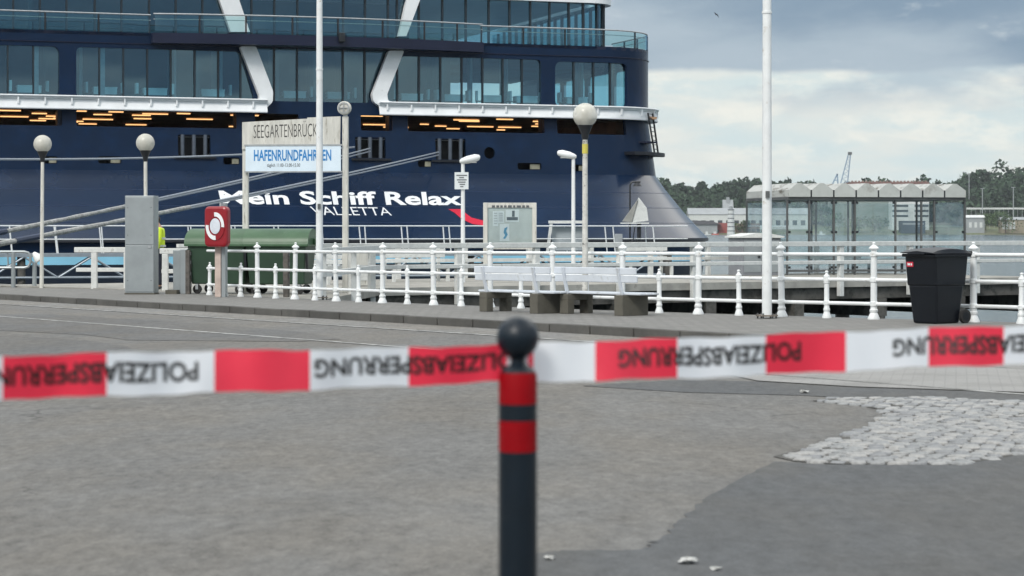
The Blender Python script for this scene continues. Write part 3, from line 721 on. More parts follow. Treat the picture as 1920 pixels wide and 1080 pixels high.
M_beam = mat('pier_beam', (.105, .10, .09), .85, var=.3, vs=2, dirt=(.04, .04, .035), ds=3, dth=(.45, .65), bump=.4)
MB().bx(2.0, PL, .06, .36, ZP - .50, ZP - .165).build('edge_beam', M_beam, pier)
MB().bx(2.0, PL, PW - .4, PW - .1, ZP - .50, ZP - .165).build('edge_beam', M_beam, pier)
MB().bx(2.2, PL, -.05, -.005, ZP - .17, ZP + .02).build('fascia_board', mat('fascia_board', (.36, .35, .32), .8, var=.2, vs=2, dirt=(.2, .19, .17), ds=4), pier)
x = 3.2
while x < PL:
    MB().bx(x - .17, x + .17, .02, PW - .1, ZP - 1.02, ZP - .505).build('cross_beam', M_beam, pier)
    for y in (.25, PW - .4): MB().tube((x, y, -5), (x, y, ZP - 1.025), .24, n=12).build('pile', M_beam, pier, smooth=True)
    x += 3.1
post_px = [572, 692, 854, 1000, 1157, 1295, 1430, 1570, 1700, 1825, 1950]
for px in post_px:
    s = pier_x(px); MB().bx(s - .075, s + .075, -.20, -.055, ZP - .42, .78).build('railing_post', M_wtimber, pier, bevel=.01)
for z, h in ((.80, .13), (.33, .10)):
    s0, s1 = pier_x(548), PL
    MB().bx(s0, s1, -.225, -.03 if z > .5 else -.05, z - h / 2 + (.045 if z > .5 else 0), z + h / 2 + (.045 if z > .5 else 0)).build('railing_board', M_wtimber, pier, bevel=.01)
k = 3.4
while k < PL:                              # far side railing
    MB().bx(k - .06, k + .06, PW - .1, PW + .04, ZP - .3, .74).build('railing_post', M_wtimber, pier); k += 2.3
for z in (.80, .33): MB().bx(1.0, PL, PW - .12, PW + .05, z - .05, z + .05).build('railing_board', M_wtimber, pier)
# return railing from the quay to the pier corner
c0 = Vector((q1.x + .15, q1.y + .1, 0)); c1 = Vector((2.25, -.12, 0))
for z in (.80, .33): MB().bar(c0 + Vector((0, 0, z)), c1 + Vector((0, 0, z)), .09, .12).build('railing_board', M_wtimber, pier)
for f in (.05, .5): 
    c = c0.lerp(c1, f); MB().bx(c.x - .07, c.x + .07, c.y + .06, c.y + .18, ZP - .3, .75).build('railing_post', M_wtimber, pier)

def onpier(px, back): s = pier_x(px); p = PA + pd * s + pn * back; return Vector((p.x, p.y, ZP))
def at_depth(px, D): p = W(px, 0, D); return Vector((p.x, p.y, ZP))
# slatted benches on the pier
def pier_bench(px, D, ln, label, rz):
    o = thing('pier_bench', label, 'bench', at_depth(px, D), rz, 'slatted benches on the pier')
    for k in range(3): MB().bx(-ln / 2, ln / 2, .02, .05, .52 + k * .14, .63 + k * .14).build('back_slat', M_wtimber, o, bevel=.008)
    for k in range(3): MB().bx(-ln / 2, ln / 2, -.48 + k * .15, -.36 + k * .15, .41, .44).build('seat_slat', M_wtimber, o, bevel=.008)
    for sx in (-1, 1):
        x = sx * (ln / 2 - .18)
        mb = MB(); mb.bx(x - .04, x + .04, -.46, -.38, 0, .405); mb.bx(x - .04, x + .04, .055, .12, 0, .95); mb.bx(x - .035, x + .035, -.38, .055, .34, .405); mb.build('bench_frame', M_wtimber, o)
    return o
pier_bench(640, 58, 1.6, 'slatted white bench on the pier just right of the left flagpole', RZ_P)
pier_bench(775, 61, 2.1, 'slatted white bench on the pier right of the timber locker', RZ_P)
pier_bench(1205, 66, 1.9, 'slatted white bench on the pier right of the tall globe lamp', RZ_P)
o = thing('timber_locker', 'weathered whitish timber locker standing against the pier railing', 'locker', at_depth(678, 55.5), RZ_P)
MB().bx(-.28, .28, 0, .4, .02, 1.0).build('locker_body', M_wold, o, bevel=.01)
MB().bx(-.31, .31, -.03, .43, 1.0, 1.05).build('locker_lid', M_wold, o, bevel=.01)
mb = MB(); mb.bx(-.2, .2, -.012, 0, .15, .5); mb.build('locker_door', M_wtimber, o)

# information board
p = at_depth(956, 62); o = thing('information_board', 'glazed grey information board with posters on the pier', 'notice board', p, R(4))
k = 62 / F; wd = 46 * k; zt = CH - (380 - HY) * k - ZP; zb = CH - (462 - HY) * k - ZP
for s in (-1, 1): MB().bx(s * wd - .06, s * wd + .06, -.05, .05, 0, zt).build('post', M_wold, o, bevel=.01)
MB().bx(-wd + .06, wd - .06, -.03, .05, zt - .14, zt).build('header', M_wold, o)
MB().bx(-wd + .06, wd - .06, .0, .05, zb, zt - .14).build('back_panel', mat('board_grey', (.52, .55, .53), .6, var=.08), o)
MB().bx(-wd + .06, wd - .06, -.045, .05, zb - .08, zb).build('bottom_rail', M_wold, o)
M_paper = mat('poster_paper', (.70, .74, .75), .6, var=.04); M_ink = mat('grey_ink', (.10, .11, .12), .7); M_pblue = mat('poster_blue', (.08, .28, .45), .6)
pz = lambda y: CH - (y - HY) * k - ZP; pxx = lambda x: (x - 956) * k
for i, (x0, x1, y0, y1) in enumerate([(924, 934, 396, 424), (933, 945, 396, 418), (948, 973, 393, 416), (937, 955, 420, 452)]):
    po = MB().bx(pxx(x0), pxx(x1), -.008, -.001, pz(y1), pz(y0)).build('poster', M_paper, o)
    if i == 2:
        mb = MB(); mb.bx(pxx(950), pxx(971), -.012, -.009, pz(413), pz(407)); mb.bx(pxx(960), pxx(965), -.012, -.009, pz(406.5), pz(395)); mb.build('poster_print', M_ink, po)
    elif i == 3:
        MB().prism([(pxx(a), pz(b)) for a, b in [(943, 447), (947, 441), (944, 436), (946, 428), (952, 425), (949, 433), (952, 440), (947, 448)]], lambda u, v, w_: Vector((u, w_, v)), -.012, -.009).build('poster_map', M_pblue, po)
    else:
        mb = MB(); n = 5
        for j in range(n): yy_ = y0 + 3 + j * (y1 - y0 - 4) / n; mb.bx(pxx(x0 + 2), pxx(x1 - 2), -.012, -.009, pz(yy_ + 1.6), pz(yy_))
        mb.build('poster_print', M_galv, po)
mb = MB(); 
xs = 922
while xs < 990: l = random.uniform(4, 9); mb.bx(pxx(xs), pxx(min(992, xs + l)), -.036, -.031, pz(389), pz(385)); xs += l + 2.5
mb.build('header_print', M_ink, o)
MB().bx(-wd + .07, wd - .07, -.028, -.022, zb + .01, zt - .15).build('glass_door', glass('board_glass', (.95, .97, .97), .0), o)

# street lamps with flat heads on the pier
def cobra(px, ytop, D, side, label):
    o = thing('street_lamp', label, 'street lamp', at_depth(px, D), 0, 'flat headed street lamps on the pier'); k = D / F; h = CH - (ytop - HY) * k - ZP
    MB().tube((0, 0, 0), (0, 0, h - .18), .065, .05, 12).build('pole', M_white, o, smooth=True)
    hd = MB(); 
    prof = [(-.09, .06, .05), (-.05, .10, .09), (.10, .14, .14), (.32, .13, .15), (.44, .09, .10), (.47, .05, .05)]
    rows = []
    for x, ww, hh in prof:
        rows.append([Vector((side * x, ww * math.cos(2 * math.pi * j / 12), h - .17 + .20 * x + (hh * .8 if math.sin(2 * math.pi * j / 12) > 0 else hh * .7) * math.sin(2 * math.pi * j / 12))) for j in range(13)])
    hd.grid(rows); hd.add(rows[0][:12], [tuple(range(12))]); hd.add(rows[-1][:12], [tuple(range(12))])
    h_ = hd.build('lamp_head', M_white, o, smooth=True)
    MB().bx(min(side * .06, side * .38), max(side * .06, side * .38), -.09, .09, h - .225, h - .205).build('lamp_lens', mat('lens', (.55, .56, .54), .3), h_, bevel=.01)
    return o
lamp_a = cobra(868, 290, 60, 1, 'white street lamp with flat head and a small notice on its pole')
cobra(1075, 282, 64, -1, 'white street lamp with flat head just left of the tall globe lamp')
k = 60 / F; zc = lambda y: CH - (y - HY) * k - ZP; xc = lambda x: (x - 868) * k
no_ = MB().bx(xc(852.5), xc(878.5), -.09, -.07, zc(355), zc(323)).build('notice', M_paper, lamp_a)
mb = MB()
for j, (a, b) in enumerate([(856, 876), (861, 870), (857, 875), (859, 873), (862, 872), (863, 869)]): mb.bx(xc(a), xc(b), -.094, -.0905, zc(330 + j * 4.2), zc(328 + j * 4.2))
mb.build('notice_print', M_ink, no_)

# sign over the pier entrance
D = 50.; k = D / F; p = at_depth(554, D); sg = thing('pier_sign', 'weathered white pier name sign with blue harbour tours board on two posts', 'sign', p, R(-6))
sx_ = lambda x: (x - 554) * k; sz_ = lambda y: CH - (y - HY) * k - ZP
for x, yt in ((459, 229), (649, 219)): MB().bx(sx_(x) - .065, sx_(x) + .065, -.06, .06, 0, sz_(yt)).build('sign_post', M_wold, sg, bevel=.01)
bd = MB().prism([(sx_(454), sz_(280)), (sx_(640), sz_(273)), (sx_(641), sz_(219)), (sx_(578), sz_(221)), (sx_(578), sz_(223)), (sx_(454), sz_(229))], lambda u, v, w_: Vector((u, w_, v)), -.10, -.063).build('name_board', M_wold, sg)
def flat(x0, x1, y0, y1, yoff, sl=0.): return lambda u, v: Vector((sx_(x0 + (x1 - x0) * u), yoff, sz_(y1 + (y0 - y1) * v + sl * u)))
lettering('name_lettering', 'SEEGARTENBRÜCKE', flat(476, 604, 229, 259, -.104, -3), mat('faded_black', (.045, .045, .045), .7), bd, bold=-.012)
b2_ = MB().bx(sx_(461), sx_(642), -.125, -.10, sz_(321), sz_(274)).build('tour_board', mat('enamel_pale_blue', (.72, .83, .92), .35, var=.04), sg)
mb = MB(); mb.bx(sx_(459), sx_(644), -.135, -.09, sz_(274), sz_(271)); mb.bx(sx_(459), sx_(644), -.135, -.09, sz_(323.5), sz_(321)); mb.build('board_frame', M_galv, b2_)
lettering('tour_lettering', 'HAFENRUNDFAHRTEN', flat(477, 624, 281, 302, -.129), mat('sign_blue', (.02, .22, .55), .5), b2_, bold=.022)
lettering('time_lettering', 'täglich 11.00-13.00-15.00', flat(502, 565, 306.5, 315, -.129), mat('faded_black', (.1, .1, .1), .7), b2_)
sl_ = thing('sign_lamp', 'old round metal lamp fixed on top of the sign post', 'lamp', Ms @ Vector((0, 0, 0)), R(-6)); sl_.location = p + Matrix.Rotation(R(-6), 3, 'Z') @ Vector((sx_(649), 0, sz_(219)))
MB().tube((0, 0, 0), (0, 0, .05), .05, n=10).build('bracket', M_galv, sl_)
MB().lathe([(.001, -.10), (.10, -.10), (.155, -.04), (.16, .0), (.155, .08), (.08, .12), (.001, .12)], 18, (-.02, 0, .19), Matrix.Rotation(R(90), 3, 'X')).build('lamp_body', M_wold, sl_, smooth=True)
mb = MB()
for k_ in range(18): a_ = k_ * math.pi / 9; b_ = a_ + math.pi / 9; mb.bar((-.02 + .12 * math.cos(a_), -.14, .19 + .12 * math.sin(a_)), (-.02 + .12 * math.cos(b_), -.14, .19 + .12 * math.sin(b_)), .02, .02)
mb.bar((-.02, -.14, .08), (-.02, -.14, .30), .015, .015); mb.bar((-.13, -.14, .19), (.09, -.14, .19), .015, .015); mb.build('lamp_guard', M_galv, sl_)

# passenger shelter: gabled white roof on dark posts, glass walls
D = 69.5; p = at_depth(1476, D); sh = thing('shelter', 'glass passenger shelter with white zigzag gabled roof on the pier', 'shelter', p, R(14))
wd = 6.12; dp = 3.7; zr = CH - (369 - HY) * D / F - ZP; zg = zr + .40
M_roof = mat('shelter_roof', (.44, .45, .43), .6, var=.08, vs=2, dirt=(.13, .12, .10), ds=3.5, dth=(.50, .66), stretch=(1, .4, 1))
M_gable = mat('shelter_gable', (.46, .48, .46), .55, var=.06, dirt=(.32, .32, .30), ds=2)
n = 8; uw = wd / n
for i in range(n):
    x0 = i * uw + .02; x1 = (i + 1) * uw - .02; e = .14
    P = [(x0, zr), (x1, zr), (x1, zr + .22), (x1 - uw * .42, zg + .04), (x0 + uw * .36, zg + .04), (x0, zr + .22)]
    rf = MB().prism(P, lambda u, v, w_: Vector((u, w_, v)), -.10, dp + .1).build('roof_bay', M_roof, sh)
    MB().prism([(a, b) for a, b in P], lambda u, v, w_: Vector((u, w_, v)), -.125, -.102).build('gable', M_gable, rf)
    if i: MB().bx(x0 - .045, x0 + .005, -.128, -.09, zr + .0, zr + .22).build('gutter_pipe', M_black, rf)
MB().bx(0, wd, -.06, dp + .06, zr - .09, zr - .003).build('roof_frame', M_dark, sh)
M_sg = glass('shelter_glass', (.93, .96, .96), .0, fog=.11, fogcol=(.75, .80, .82))
fx = [0, .74, 1.58, 2.30, 3.7, 4.6, 5.05, wd]
for x in fx:
    MB().bx(x - .027, x + .027, -.03, .03, 0, zr - .09).build('shelter_post', M_dark, sh)
for x in (0, 2.30, 2.46, 3.62, 3.78, wd): MB().bx(x - .027, x + .027, dp - .03, dp + .03, 0, zr - .09).build('shelter_post', M_dark, sh)
for x0, x1 in ((0, .74), (.74, 1.58), (1.58, 2.30), (2.30, 3.7), (5.05, wd)):
    MB().bx(x0 + .05, x1 - .05, -.008, .004, .22, zr - .16).build('glass_panel', M_sg, sh)
    mb = MB()
    for z in (.24, zr * .55, zr - .18):
        for x in (x0 + .07, x1 - .07): mb.bx(x - .035, x + .035, -.03, -.009, z - .035, z + .035)
    mb.build('glass_clamp', M_black, sh)
for x0, x1 in ((0, 2.3), (2.46, 3.62), (3.78, wd)): MB().bx(x0 + .05, x1 - .05, dp - .006, dp + .006, .22, zr - .16).build('glass_panel', M_sg, sh)
for x in (0, wd): MB().bx(x - .006, x + .006, .06, dp - .06, .22, zr - .16).build('glass_panel', M_sg, sh)
MB().bx(0, wd, -.05, .05, .10, .17).build('bottom_rail', M_dark, sh)
MB().bx(2.5, wd - .3, dp - .6, dp - .2, .42, .47).build('shelter_bench', M_wtimber, sh)
mb = MB(); [mb.bx(x - .03, x + .03, dp - .45, dp - .35, 0, .42) for x in (2.8, 4.2, 5.4)]; mb.build('bench_leg', M_dark, sh)

# grey cabinet with a shallow pale roof, left of the shelter
D = 69.; k = D / F; o = thing('pier_kiosk', 'low grey cabinet with shallow pale roof left of the glass shelter', 'cabinet', at_depth(1428, D), R(20))
zc2 = CH - (446 - HY) * k - ZP
MB().bx(-.68, .68, 0, 1.0, 0, zc2).build('cabinet_body', mat('cabinet_grey', (.22, .23, .25), .6, var=.08, dirt=(.22, .22, .22), ds=3), o, bevel=.015)
MB().prism([(-.76, zc2 + .003), (.76, zc2 + .003), (.76, zc2 + .05), (.2, zc2 + .15), (-.2, zc2 + .15), (-.76, zc2 + .05)], lambda u, v, w_: Vector((u, w_, v)), -.08, 1.08).build('cabinet_roof', M_wtimber, o)
mb = MB(); mb.bx(-.62, -.02, -.015, -.002, .1, zc2 - .08); mb.build('door', M_gsteel, o); mb = MB(); mb.bx(.02, .62, -.015, -.002, .1, zc2 - .08); mb.build('door', M_gsteel, o)
mb = MB(); mb.bx(-.14, -.06, -.04, -.016, .55, .70); mb.build('handle', M_black, o)

# ------------------------------------------------------------------ truss walkway between pier and ship
GA = W(-260, 0, 84); GB = W(1290, 0, 92); GA.z = GB.z = 0; gd = (GB - GA).normalized(); GL = (GB - GA).length
wk = thing('truss_walkway', 'light steel truss walkway with thin handrails in front of the hull', 'walkway', (GA.x, GA.y, 0), math.atan2(gd.y, gd.x))
ZW = .32; M_walk = mat('walkway_steel', (.30, .34, .38), .5, .4, var=.1)
MB().bx(0, GL, 0, 1.3, ZW - .14, ZW).build('walkway_deck', M_walk, wk)
for y in (.05, 1.25):
    for z, r in ((ZW + 1.08, .03), (ZW + .55, .022)): MB().tube((0, y, z), (GL, y, z), r, n=6).build('handrail', M_white, wk, smooth=True)
    x = .4
    while x < GL: MB().tube((x, y, ZW), (x - .10 + random.uniform(-.02, .02), y, ZW + 1.08), .028, n=6).build('rail_post', M_white, wk, smooth=True); x += 1.75
    MB().tube((2.2, y, ZW - .95), (GL - 1, y, ZW - .95), .05, n=6).build('bottom_chord', M_walk, wk, smooth=True)
    x = .9
    while x < GL - 2.5:
        for q in (x, x + 2.6): MB().tube((q, y, ZW - .14), (x + 1.3, y, ZW - .95), .042, n=6).build('diagonal', M_walk, wk, smooth=True)
        x += 2.6
for x in (6, GL * .4, GL * .72, GL - .8): 
    for y in (.25, 1.05): MB().tube((x, y, -5), (x, y, ZW - .145), .16, n=10).build('pile', M_beam, wk, smooth=True)
def onwalk(px):
    a = (px - 960) / F; s = (a * GA.y - GA.x) / (gd.x - a * gd.y); p = GA + gd * s + Vector((-gd.y, gd.x, 0)) * .65; return Vector((p.x, p.y, ZW))
o = thing('gangway_frame', 'white steel gangway frame standing left of the tall globe lamp pole', 'gangway', onwalk(1072), 0); k = 91 / F
mb = MB(); hw = 36 * k; ht = 1.22 - (419 - HY) * k - ZW
for s in (-1, 1): mb.bar((s * hw * 1.05, -.3, 0), (s * hw * .86, -.3, ht), .14, .12); mb.bar((s * hw * 1.05, .3, 0), (s * hw * .86, .3, ht), .14, .12)
mb.build('frame_leg', M_wtimber, o); MB().bx(-hw, hw, -.4, .4, ht, ht + .12).build('frame_top', M_wtimber, o)
MB().bx(-hw * .82, hw * .82, -.02, .02, .06, ht - .15).build('frame_panel', mat('panel_grey', (.40, .44, .46), .6, var=.06), o)
# triangular beacon with its mast, hooked lamp
o = thing('triangle_marker', 'white triangular navigation marker on a short dark mast', 'marker', onwalk(1207), 0); k = 91.5 / F
kx = lambda x: (x - 1207) * k; kz = lambda y: CH - (y - HY) * k - ZW
MB().tube((0, 0, 0), (0, 0, kz(417)), .09, n=10).build('mast', M_black, o)
MB().prism([(kx(1193), kz(417)), (kx(1224), kz(414)), (kx(1221), kz(390)), (kx(1206), kz(370))], lambda u, v, w_: Vector((u, w_, v)), -.25, .25).build('marker_panel', M_wtimber, o)
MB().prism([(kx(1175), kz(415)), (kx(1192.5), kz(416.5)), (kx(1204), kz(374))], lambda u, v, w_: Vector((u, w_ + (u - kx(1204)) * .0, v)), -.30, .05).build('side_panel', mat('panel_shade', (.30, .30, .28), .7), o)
mb = MB(); mb.bx(kx(1172), kx(1225), -.3, .3, kz(419.5), kz(417.2)); mb.build('base_bar', M_wtimber, o)
o = thing('hooked_lamp', 'thin hooked lamp post rising beside the triangular marker', 'lamp', onwalk(1191), 0); k = 91.5 / F
MB().path([(0, .5, 0), (0, .5, kz(346)), (.06, .5, kz(341)), (.15, .5, kz(340)), (20 * k, .5, kz(340))], .035, 8).build('lamp_arm', M_black, o, smooth=True)
MB().lathe([(.001, -.16), (.20, -.16), (.12, -.04), (.06, 0), (.001, 0)], 12, (14 * k, .5, kz(341))).build('lamp_shade', M_black, o, smooth=True)
o = thing('control_box', 'small grey control box hung on the walkway rail by the marker', 'box', onwalk(1175), 0)
MB().bx(kx(1192) + .0, kx(1206), -.74, -.5, .28, .75).build('box_body', M_galv, o, bevel=.01)
mb = MB(); mb.path([(-.05, -.62, .35), (.25, -.62, .28), (.42, -.62, .5), (.5, -.60, 1.06)], .025, 6); mb.build('cable', M_black, o)

# ------------------------------------------------------------------ quay railing
rail = thing('quay_railing', 'white cast iron quay railing with knob topped posts along the promenade', 'railing')
def prof_post(h, r, rb, cap):
    return [(.001, 0), (rb, 0), (rb, .02), (rb * .72, .075), (r * 1.15, .10), (r * 1.35, .115), (r * 1.35, .145), (r * 1.08, .16), (r, h - .20), (r * 1.25, h - .19), (r * 1.25, h - .155), (r * .9, h - .145), (r * .9, h - .125), (cap, h - .105), (cap * 1.03, h - .088), (cap * .55, h - .058), (.022, h - .045), (.019, h - .035), (.028, h - .018), (.018, h - .003), (.001, h)]
big = MB().lathe(prof_post(1.15, .046, .09, .074), 14)
for z in (.23, .585, .965): big.lathe([(.03, z - .05), (.062, z - .028), (.062, z + .028), (.03, z + .05)], 12)
small = MB().lathe(prof_post(.72, .037, .07, .048), 12)
for z in (.23, .585): small.lathe([(.03, z - .045), (.05, z - .025), (.05, z + .025), (.03, z + .045)], 12)
bp = sp_ = None; tk = []
for k in range(-1, 15):
    t = 38.92 - 1.69 * k + .35 * 0; tk.append(t)
    for tt, kind in ((t, 'post'), (t - .845, 'short_post')):
        if kind == 'short_post' and k == 14: continue
        p = TN(tt, fence_n(tt))
        if kind == 'post':
            if bp is None: bp = big.build('post', M_white, rail, smooth=True); o = bp
            else: o = bp.copy(); COL.objects.link(o)
        else:
            if sp_ is None: sp_ = small.build('short_post', M_white, rail, smooth=True); o = sp_
            else: o = sp_.copy(); COL.objects.link(o)
        o.location = p; o.rotation_euler = (random.gauss(0, .010), random.gauss(0, .010), random.uniform(0, 6))
o = sp_.copy(); COL.objects.link(o); t = 38.92 + 1.69 + .8; o.location = TN(t, fence_n(t)); tk = [t + .1] + tk
for z in (.23, .585, .965):
    MB().path([TN(t, fence_n(t), z) for t in tk], .029, 10).build('rail', M_white, rail, smooth=True)

# ------------------------------------------------------------------ flagpoles
def flagpole(px, py, r, label):
    p = GP(px, py); o = thing('flagpole', label, 'flagpole', p, 0, 'white flagpoles on the promenade')
    MB().path([(0, 0, .05), (0, 0, 2.2), (.0, 0, 5), (0, 0, 9.5)], [r, r * .97, r * .88, r * .62], 18).build('pole', M_white, o, smooth=True)
    MB().lathe([(.001, .0), (.17, 0), (.17, .02), (.001, .02)], 20, (0, 0, .035)).build('base_plate', mat('rusty_plate', (.22, .19, .16), .7, .3, var=.3, vs=20), o)
    for k in range(6): a = k * math.pi / 3; MB().tube((.14 * math.cos(a), .14 * math.sin(a), 0), (.14 * math.cos(a), .14 * math.sin(a), .08), .014, n=6).build('bolt', M_dark, o)
    mb = MB(); mb.bx(-.03, .03, -r - .03, -r + .01, 1.82, 1.92); mb.build('cleat', M_dark, o)
    mb = MB(); mb.lathe([(r * .9, 0), (r * 1.03, .0), (r * 1.03, .03), (r * .9, .03)], 18, (0, 0, 4.6)); mb.build('joint_ring', M_white, o, smooth=True)
    return o
flagpole(599, 562, .071, 'white flagpole crossing in front of the pier name sign')
flagpole(1438, 597, .074, 'white flagpole in front of the left end of the glass shelter')

# ------------------------------------------------------------------ globe lamps
M_globe = mat('globe_acrylic', (.78, .77, .70), .25, var=.08, vs=5, dirt=(.5, .48, .4), ds=4, dth=(.5, .8), coat=.3)
def gm():
    m = bpy.data.materials.new('globe_clear'); m.use_nodes = True; t = m.node_tree; p = t.nodes['Principled BSDF']
    p.inputs['Base Color'].default_value = (.80, .78, .70, 1); p.inputs['Roughness'].default_value = .25
    n = nd(t, 'ShaderNodeTexNoise'); n.inputs['Scale'].default_value = 6; c = nd(t, 'ShaderNodeTexCoord'); t.links.new(c.outputs['Object'], n.inputs[0])
    t.links.new(mth(t, 'MULTIPLY_ADD', n.outputs[0], .35, .40), p.inputs['Alpha']); return m
M_gclear = gm()
def globe_lamp(px, ybase, ycen, rpx, label, p=None, polemat=None, lean_=0.):
    p = GP(px, ybase) if p is None else p; k = p.y / F; h = CH - (ycen - HY) * k - p.z; r = rpx * k
    o = thing('globe_lamp', label, 'street lamp', p, 0, 'globe lamps on the promenade'); o.rotation_euler = (0, lean_, 0)
    MB().path([(0, 0, 0), (0, 0, .5), (0, 0, h - r * 1.6)], [.055, .05, .042], 12).build('pole', polemat or M_wold, o, smooth=True)
    MB().lathe([(.045, h - r * 2.0), (.06, h - r * 1.75), (.06, h - r * 1.6), (r * .62, h - r * .82), (r * .5, h - r * .80)], 16).build('neck', M_black, o, smooth=True)
    gl = MB().sph((0, 0, h), r, 24, 16).build('globe', M_gclear, o, smooth=True)
    for j in range(5): z = h - r * .35 + j * r * .17; MB().lathe([(r * .35, z), (r * .72, z + r * .05), (r * .72, z + r * .07), (r * .35, z + r * .02)], 18).build('louvre', M_globe, gl, smooth=True)
    MB().tube((0, 0, h - r * .85), (0, 0, h + r * .4), r * .28, n=12).build('bulb_housing', M_globe, gl, smooth=True)
    return o
globe_lamp(78, 540, 270, 17, 'globe lamp on a thin white pole at the far left', None, None, R(.4))
globe_lamp(274, 545, 268, 17.5, 'globe lamp on a thin white pole behind the grey steel cabinet', None, None, R(-.3))
M_stick = mat('stickered_pole', (.60, .59, .55), .6, var=.15, vs=12, dirt=(.05, .05, .05), ds=14, dth=(.60, .66))
gl3 = globe_lamp(1097, 584, 216, 23, 'tallest nearest globe lamp with sticker covered pole behind the benches', None, M_stick)
pp = gl3.location; k = pp.y / F
MB().lathe([(.049, 0), (.0495, 0), (.0495, .16), (.049, .16)], 12, (0, 0, CH - (288 - HY) * k - pp.z)).build('sticker', mat('yellow_sticker', (.60, .52, .10), .5), gl3)

# ------------------------------------------------------------------ benches on the promenade
M_bench = mat('bench_white', (.62, .66, .71), .55, var=.07, dirt=(.40, .41, .40), ds=6, dth=(.54, .76))
def bench(px, py, label):
    o = thing('bench', label, 'bench', GP(px, py), RZ_Q, 'white benches on concrete blocks'); o.location.z = g(o.location.x, o.location.y)
    o.rotation_euler = (0, -math.atan(SL) * -1, RZ_Q)
    for k in range(2): MB().bx(-.2, 1.78, -.03 + .05 * (k == 0) * .4, .005 + .05 * (k == 0) * .4, .52 + .125 * k, .63 + .125 * k).build('back_slat', M_bench, o, bevel=.01)
    for k in range(3): MB().bx(-.2, 1.78, .06 + .145 * k, .18 + .145 * k, .325, .36).build('seat_slat', M_bench, o, bevel=.01)
    for x in (0, 1.33):
        MB().bar((x + .06, .04, .325), (x + .06, -.06, .755), .06, .035, (0, 1, 0)).build('back_support', M_bench, o, bevel=.006)
        mb = MB()
        if x == 0: mb.bx(-.04, .16, -.04, .10, 0, .22); mb.bx(-.04, .16, .38, .5, 0, .22); mb.bx(-.04, .16, -.04, .5, .22, .32)
        else: mb.bx(x - .04, x + .16, -.04, .5, 0, .32)
        mb.build('concrete_block', M_conc, o, bevel=.008)
bench(905, 584, 'white bench on concrete blocks, left of the two, seen from behind')
bench(1056, 588, 'white bench on concrete blocks, right of the two, below the tall globe lamp')

# ------------------------------------------------------------------ wheelie bin
p = GP(1757, 606); wb = thing('wheelie_bin', 'black wheelie bin with red sticker in front of the railing', 'bin', p, R(217))
M_bin = mat('bin_plastic', (.007, .009, .013), .36, var=.15, vs=3, dirt=(.03, .034, .04), ds=3, dth=(.60, .85), spec=.3)
def frus(mb, x0, x1, y0, y1, z0, X0, X1, Y0, Y1, z1):
    return mb.add([(x0, y0, z0), (x1, y0, z0), (x1, y1, z0), (x0, y1, z0), (X0, Y0, z1), (X1, Y0, z1), (X1, Y1, z1), (X0, Y1, z1)], [(3, 2, 1, 0), (4, 5, 6, 7), (0, 1, 5, 4), (1, 2, 6, 5), (2, 3, 7, 6), (3, 0, 4, 7)])
frus(MB(), -.22, .26, -.22, .22, .0, -.27, .31, -.265, .265, .55).build('lower_body', M_bin, wb, bevel=.03)
frus(MB(), -.29, .32, -.275, .275, .53, -.33, .355, -.29, .29, .97).build('upper_body', M_bin, wb, bevel=.025)
MB().bx(-.37, .39, -.315, .315, .94, .985).build('rim', M_bin, wb, bevel=.012)
mb = MB(); rows = []
for i in range(9):
    x = -.38 + .80 * i / 8; h = 1.0 + .055 * math.sin(math.pi * i / 8) ** .6; rows.append([(x, -.325, .99), (x, -.30, h), (x, 0, h + .025), (x, .30, h), (x, .325, .99)])
mb.grid(rows); mb.add(rows[0], [(0, 1, 2, 3, 4)]); mb.add(rows[-1], [(0, 1, 2, 3, 4)]); lid = mb.build('lid', M_bin, wb, smooth=True)
MB().tube((-.43, -.26, 1.0), (-.43, .26, 1.0), .018, n=8).build('handle', M_bin, wb, smooth=True)
MB().bx(-.44, -.36, -.26, -.2, .96, 1.02).build('handle_bracket', M_bin, wb); MB().bx(-.44, -.36, .2, .26, .96, 1.02).build('handle_bracket', M_bin, wb)
MB().bx(.40, .44, -.16, .16, .975, 1.0).build('lid_grip', M_bin, lid, bevel=.008)
MB().tube((-.27, -.27, .10), (-.27, .27, .10), .014, n=8).build('axle', M_galv, wb)
for s in (-1, 1):
    wh = MB().lathe([(.04, -.025), (.10, -.025), (.102, 0), (.10, .025), (.04, .025)], 20, (-.27, s * .275, .102), Matrix.Rotation(R(90), 3, 'X')).build('wheel', M_rub, wb, smooth=True)
    MB().lathe([(.001, -.028), (.06, -.028), (.06, .028), (.001, .028)], 14, (-.27, s * .275, .102), Matrix.Rotation(R(90), 3, 'X')).build('hub', M_bin, wh)
st = MB().add([(.352, -.25, .80), (.352, -.125, .80), (.3575, -.125, .87), (.3575, -.25, .87)], [(0, 1, 2, 3)]).build('sticker', mat('sticker_red', (.60, .03, .06), .4, var=.02), wb)
mb = MB()
for y, l in ((-.18, .05), (-.145, .022)): mb.add([(.3565, y - l, .82), (.3565, y, .82), (.3595, y, .85), (.3595, y - l, .85)], [(0, 1, 2, 3)])
mb.build('sticker_print', M_sign_w, st)

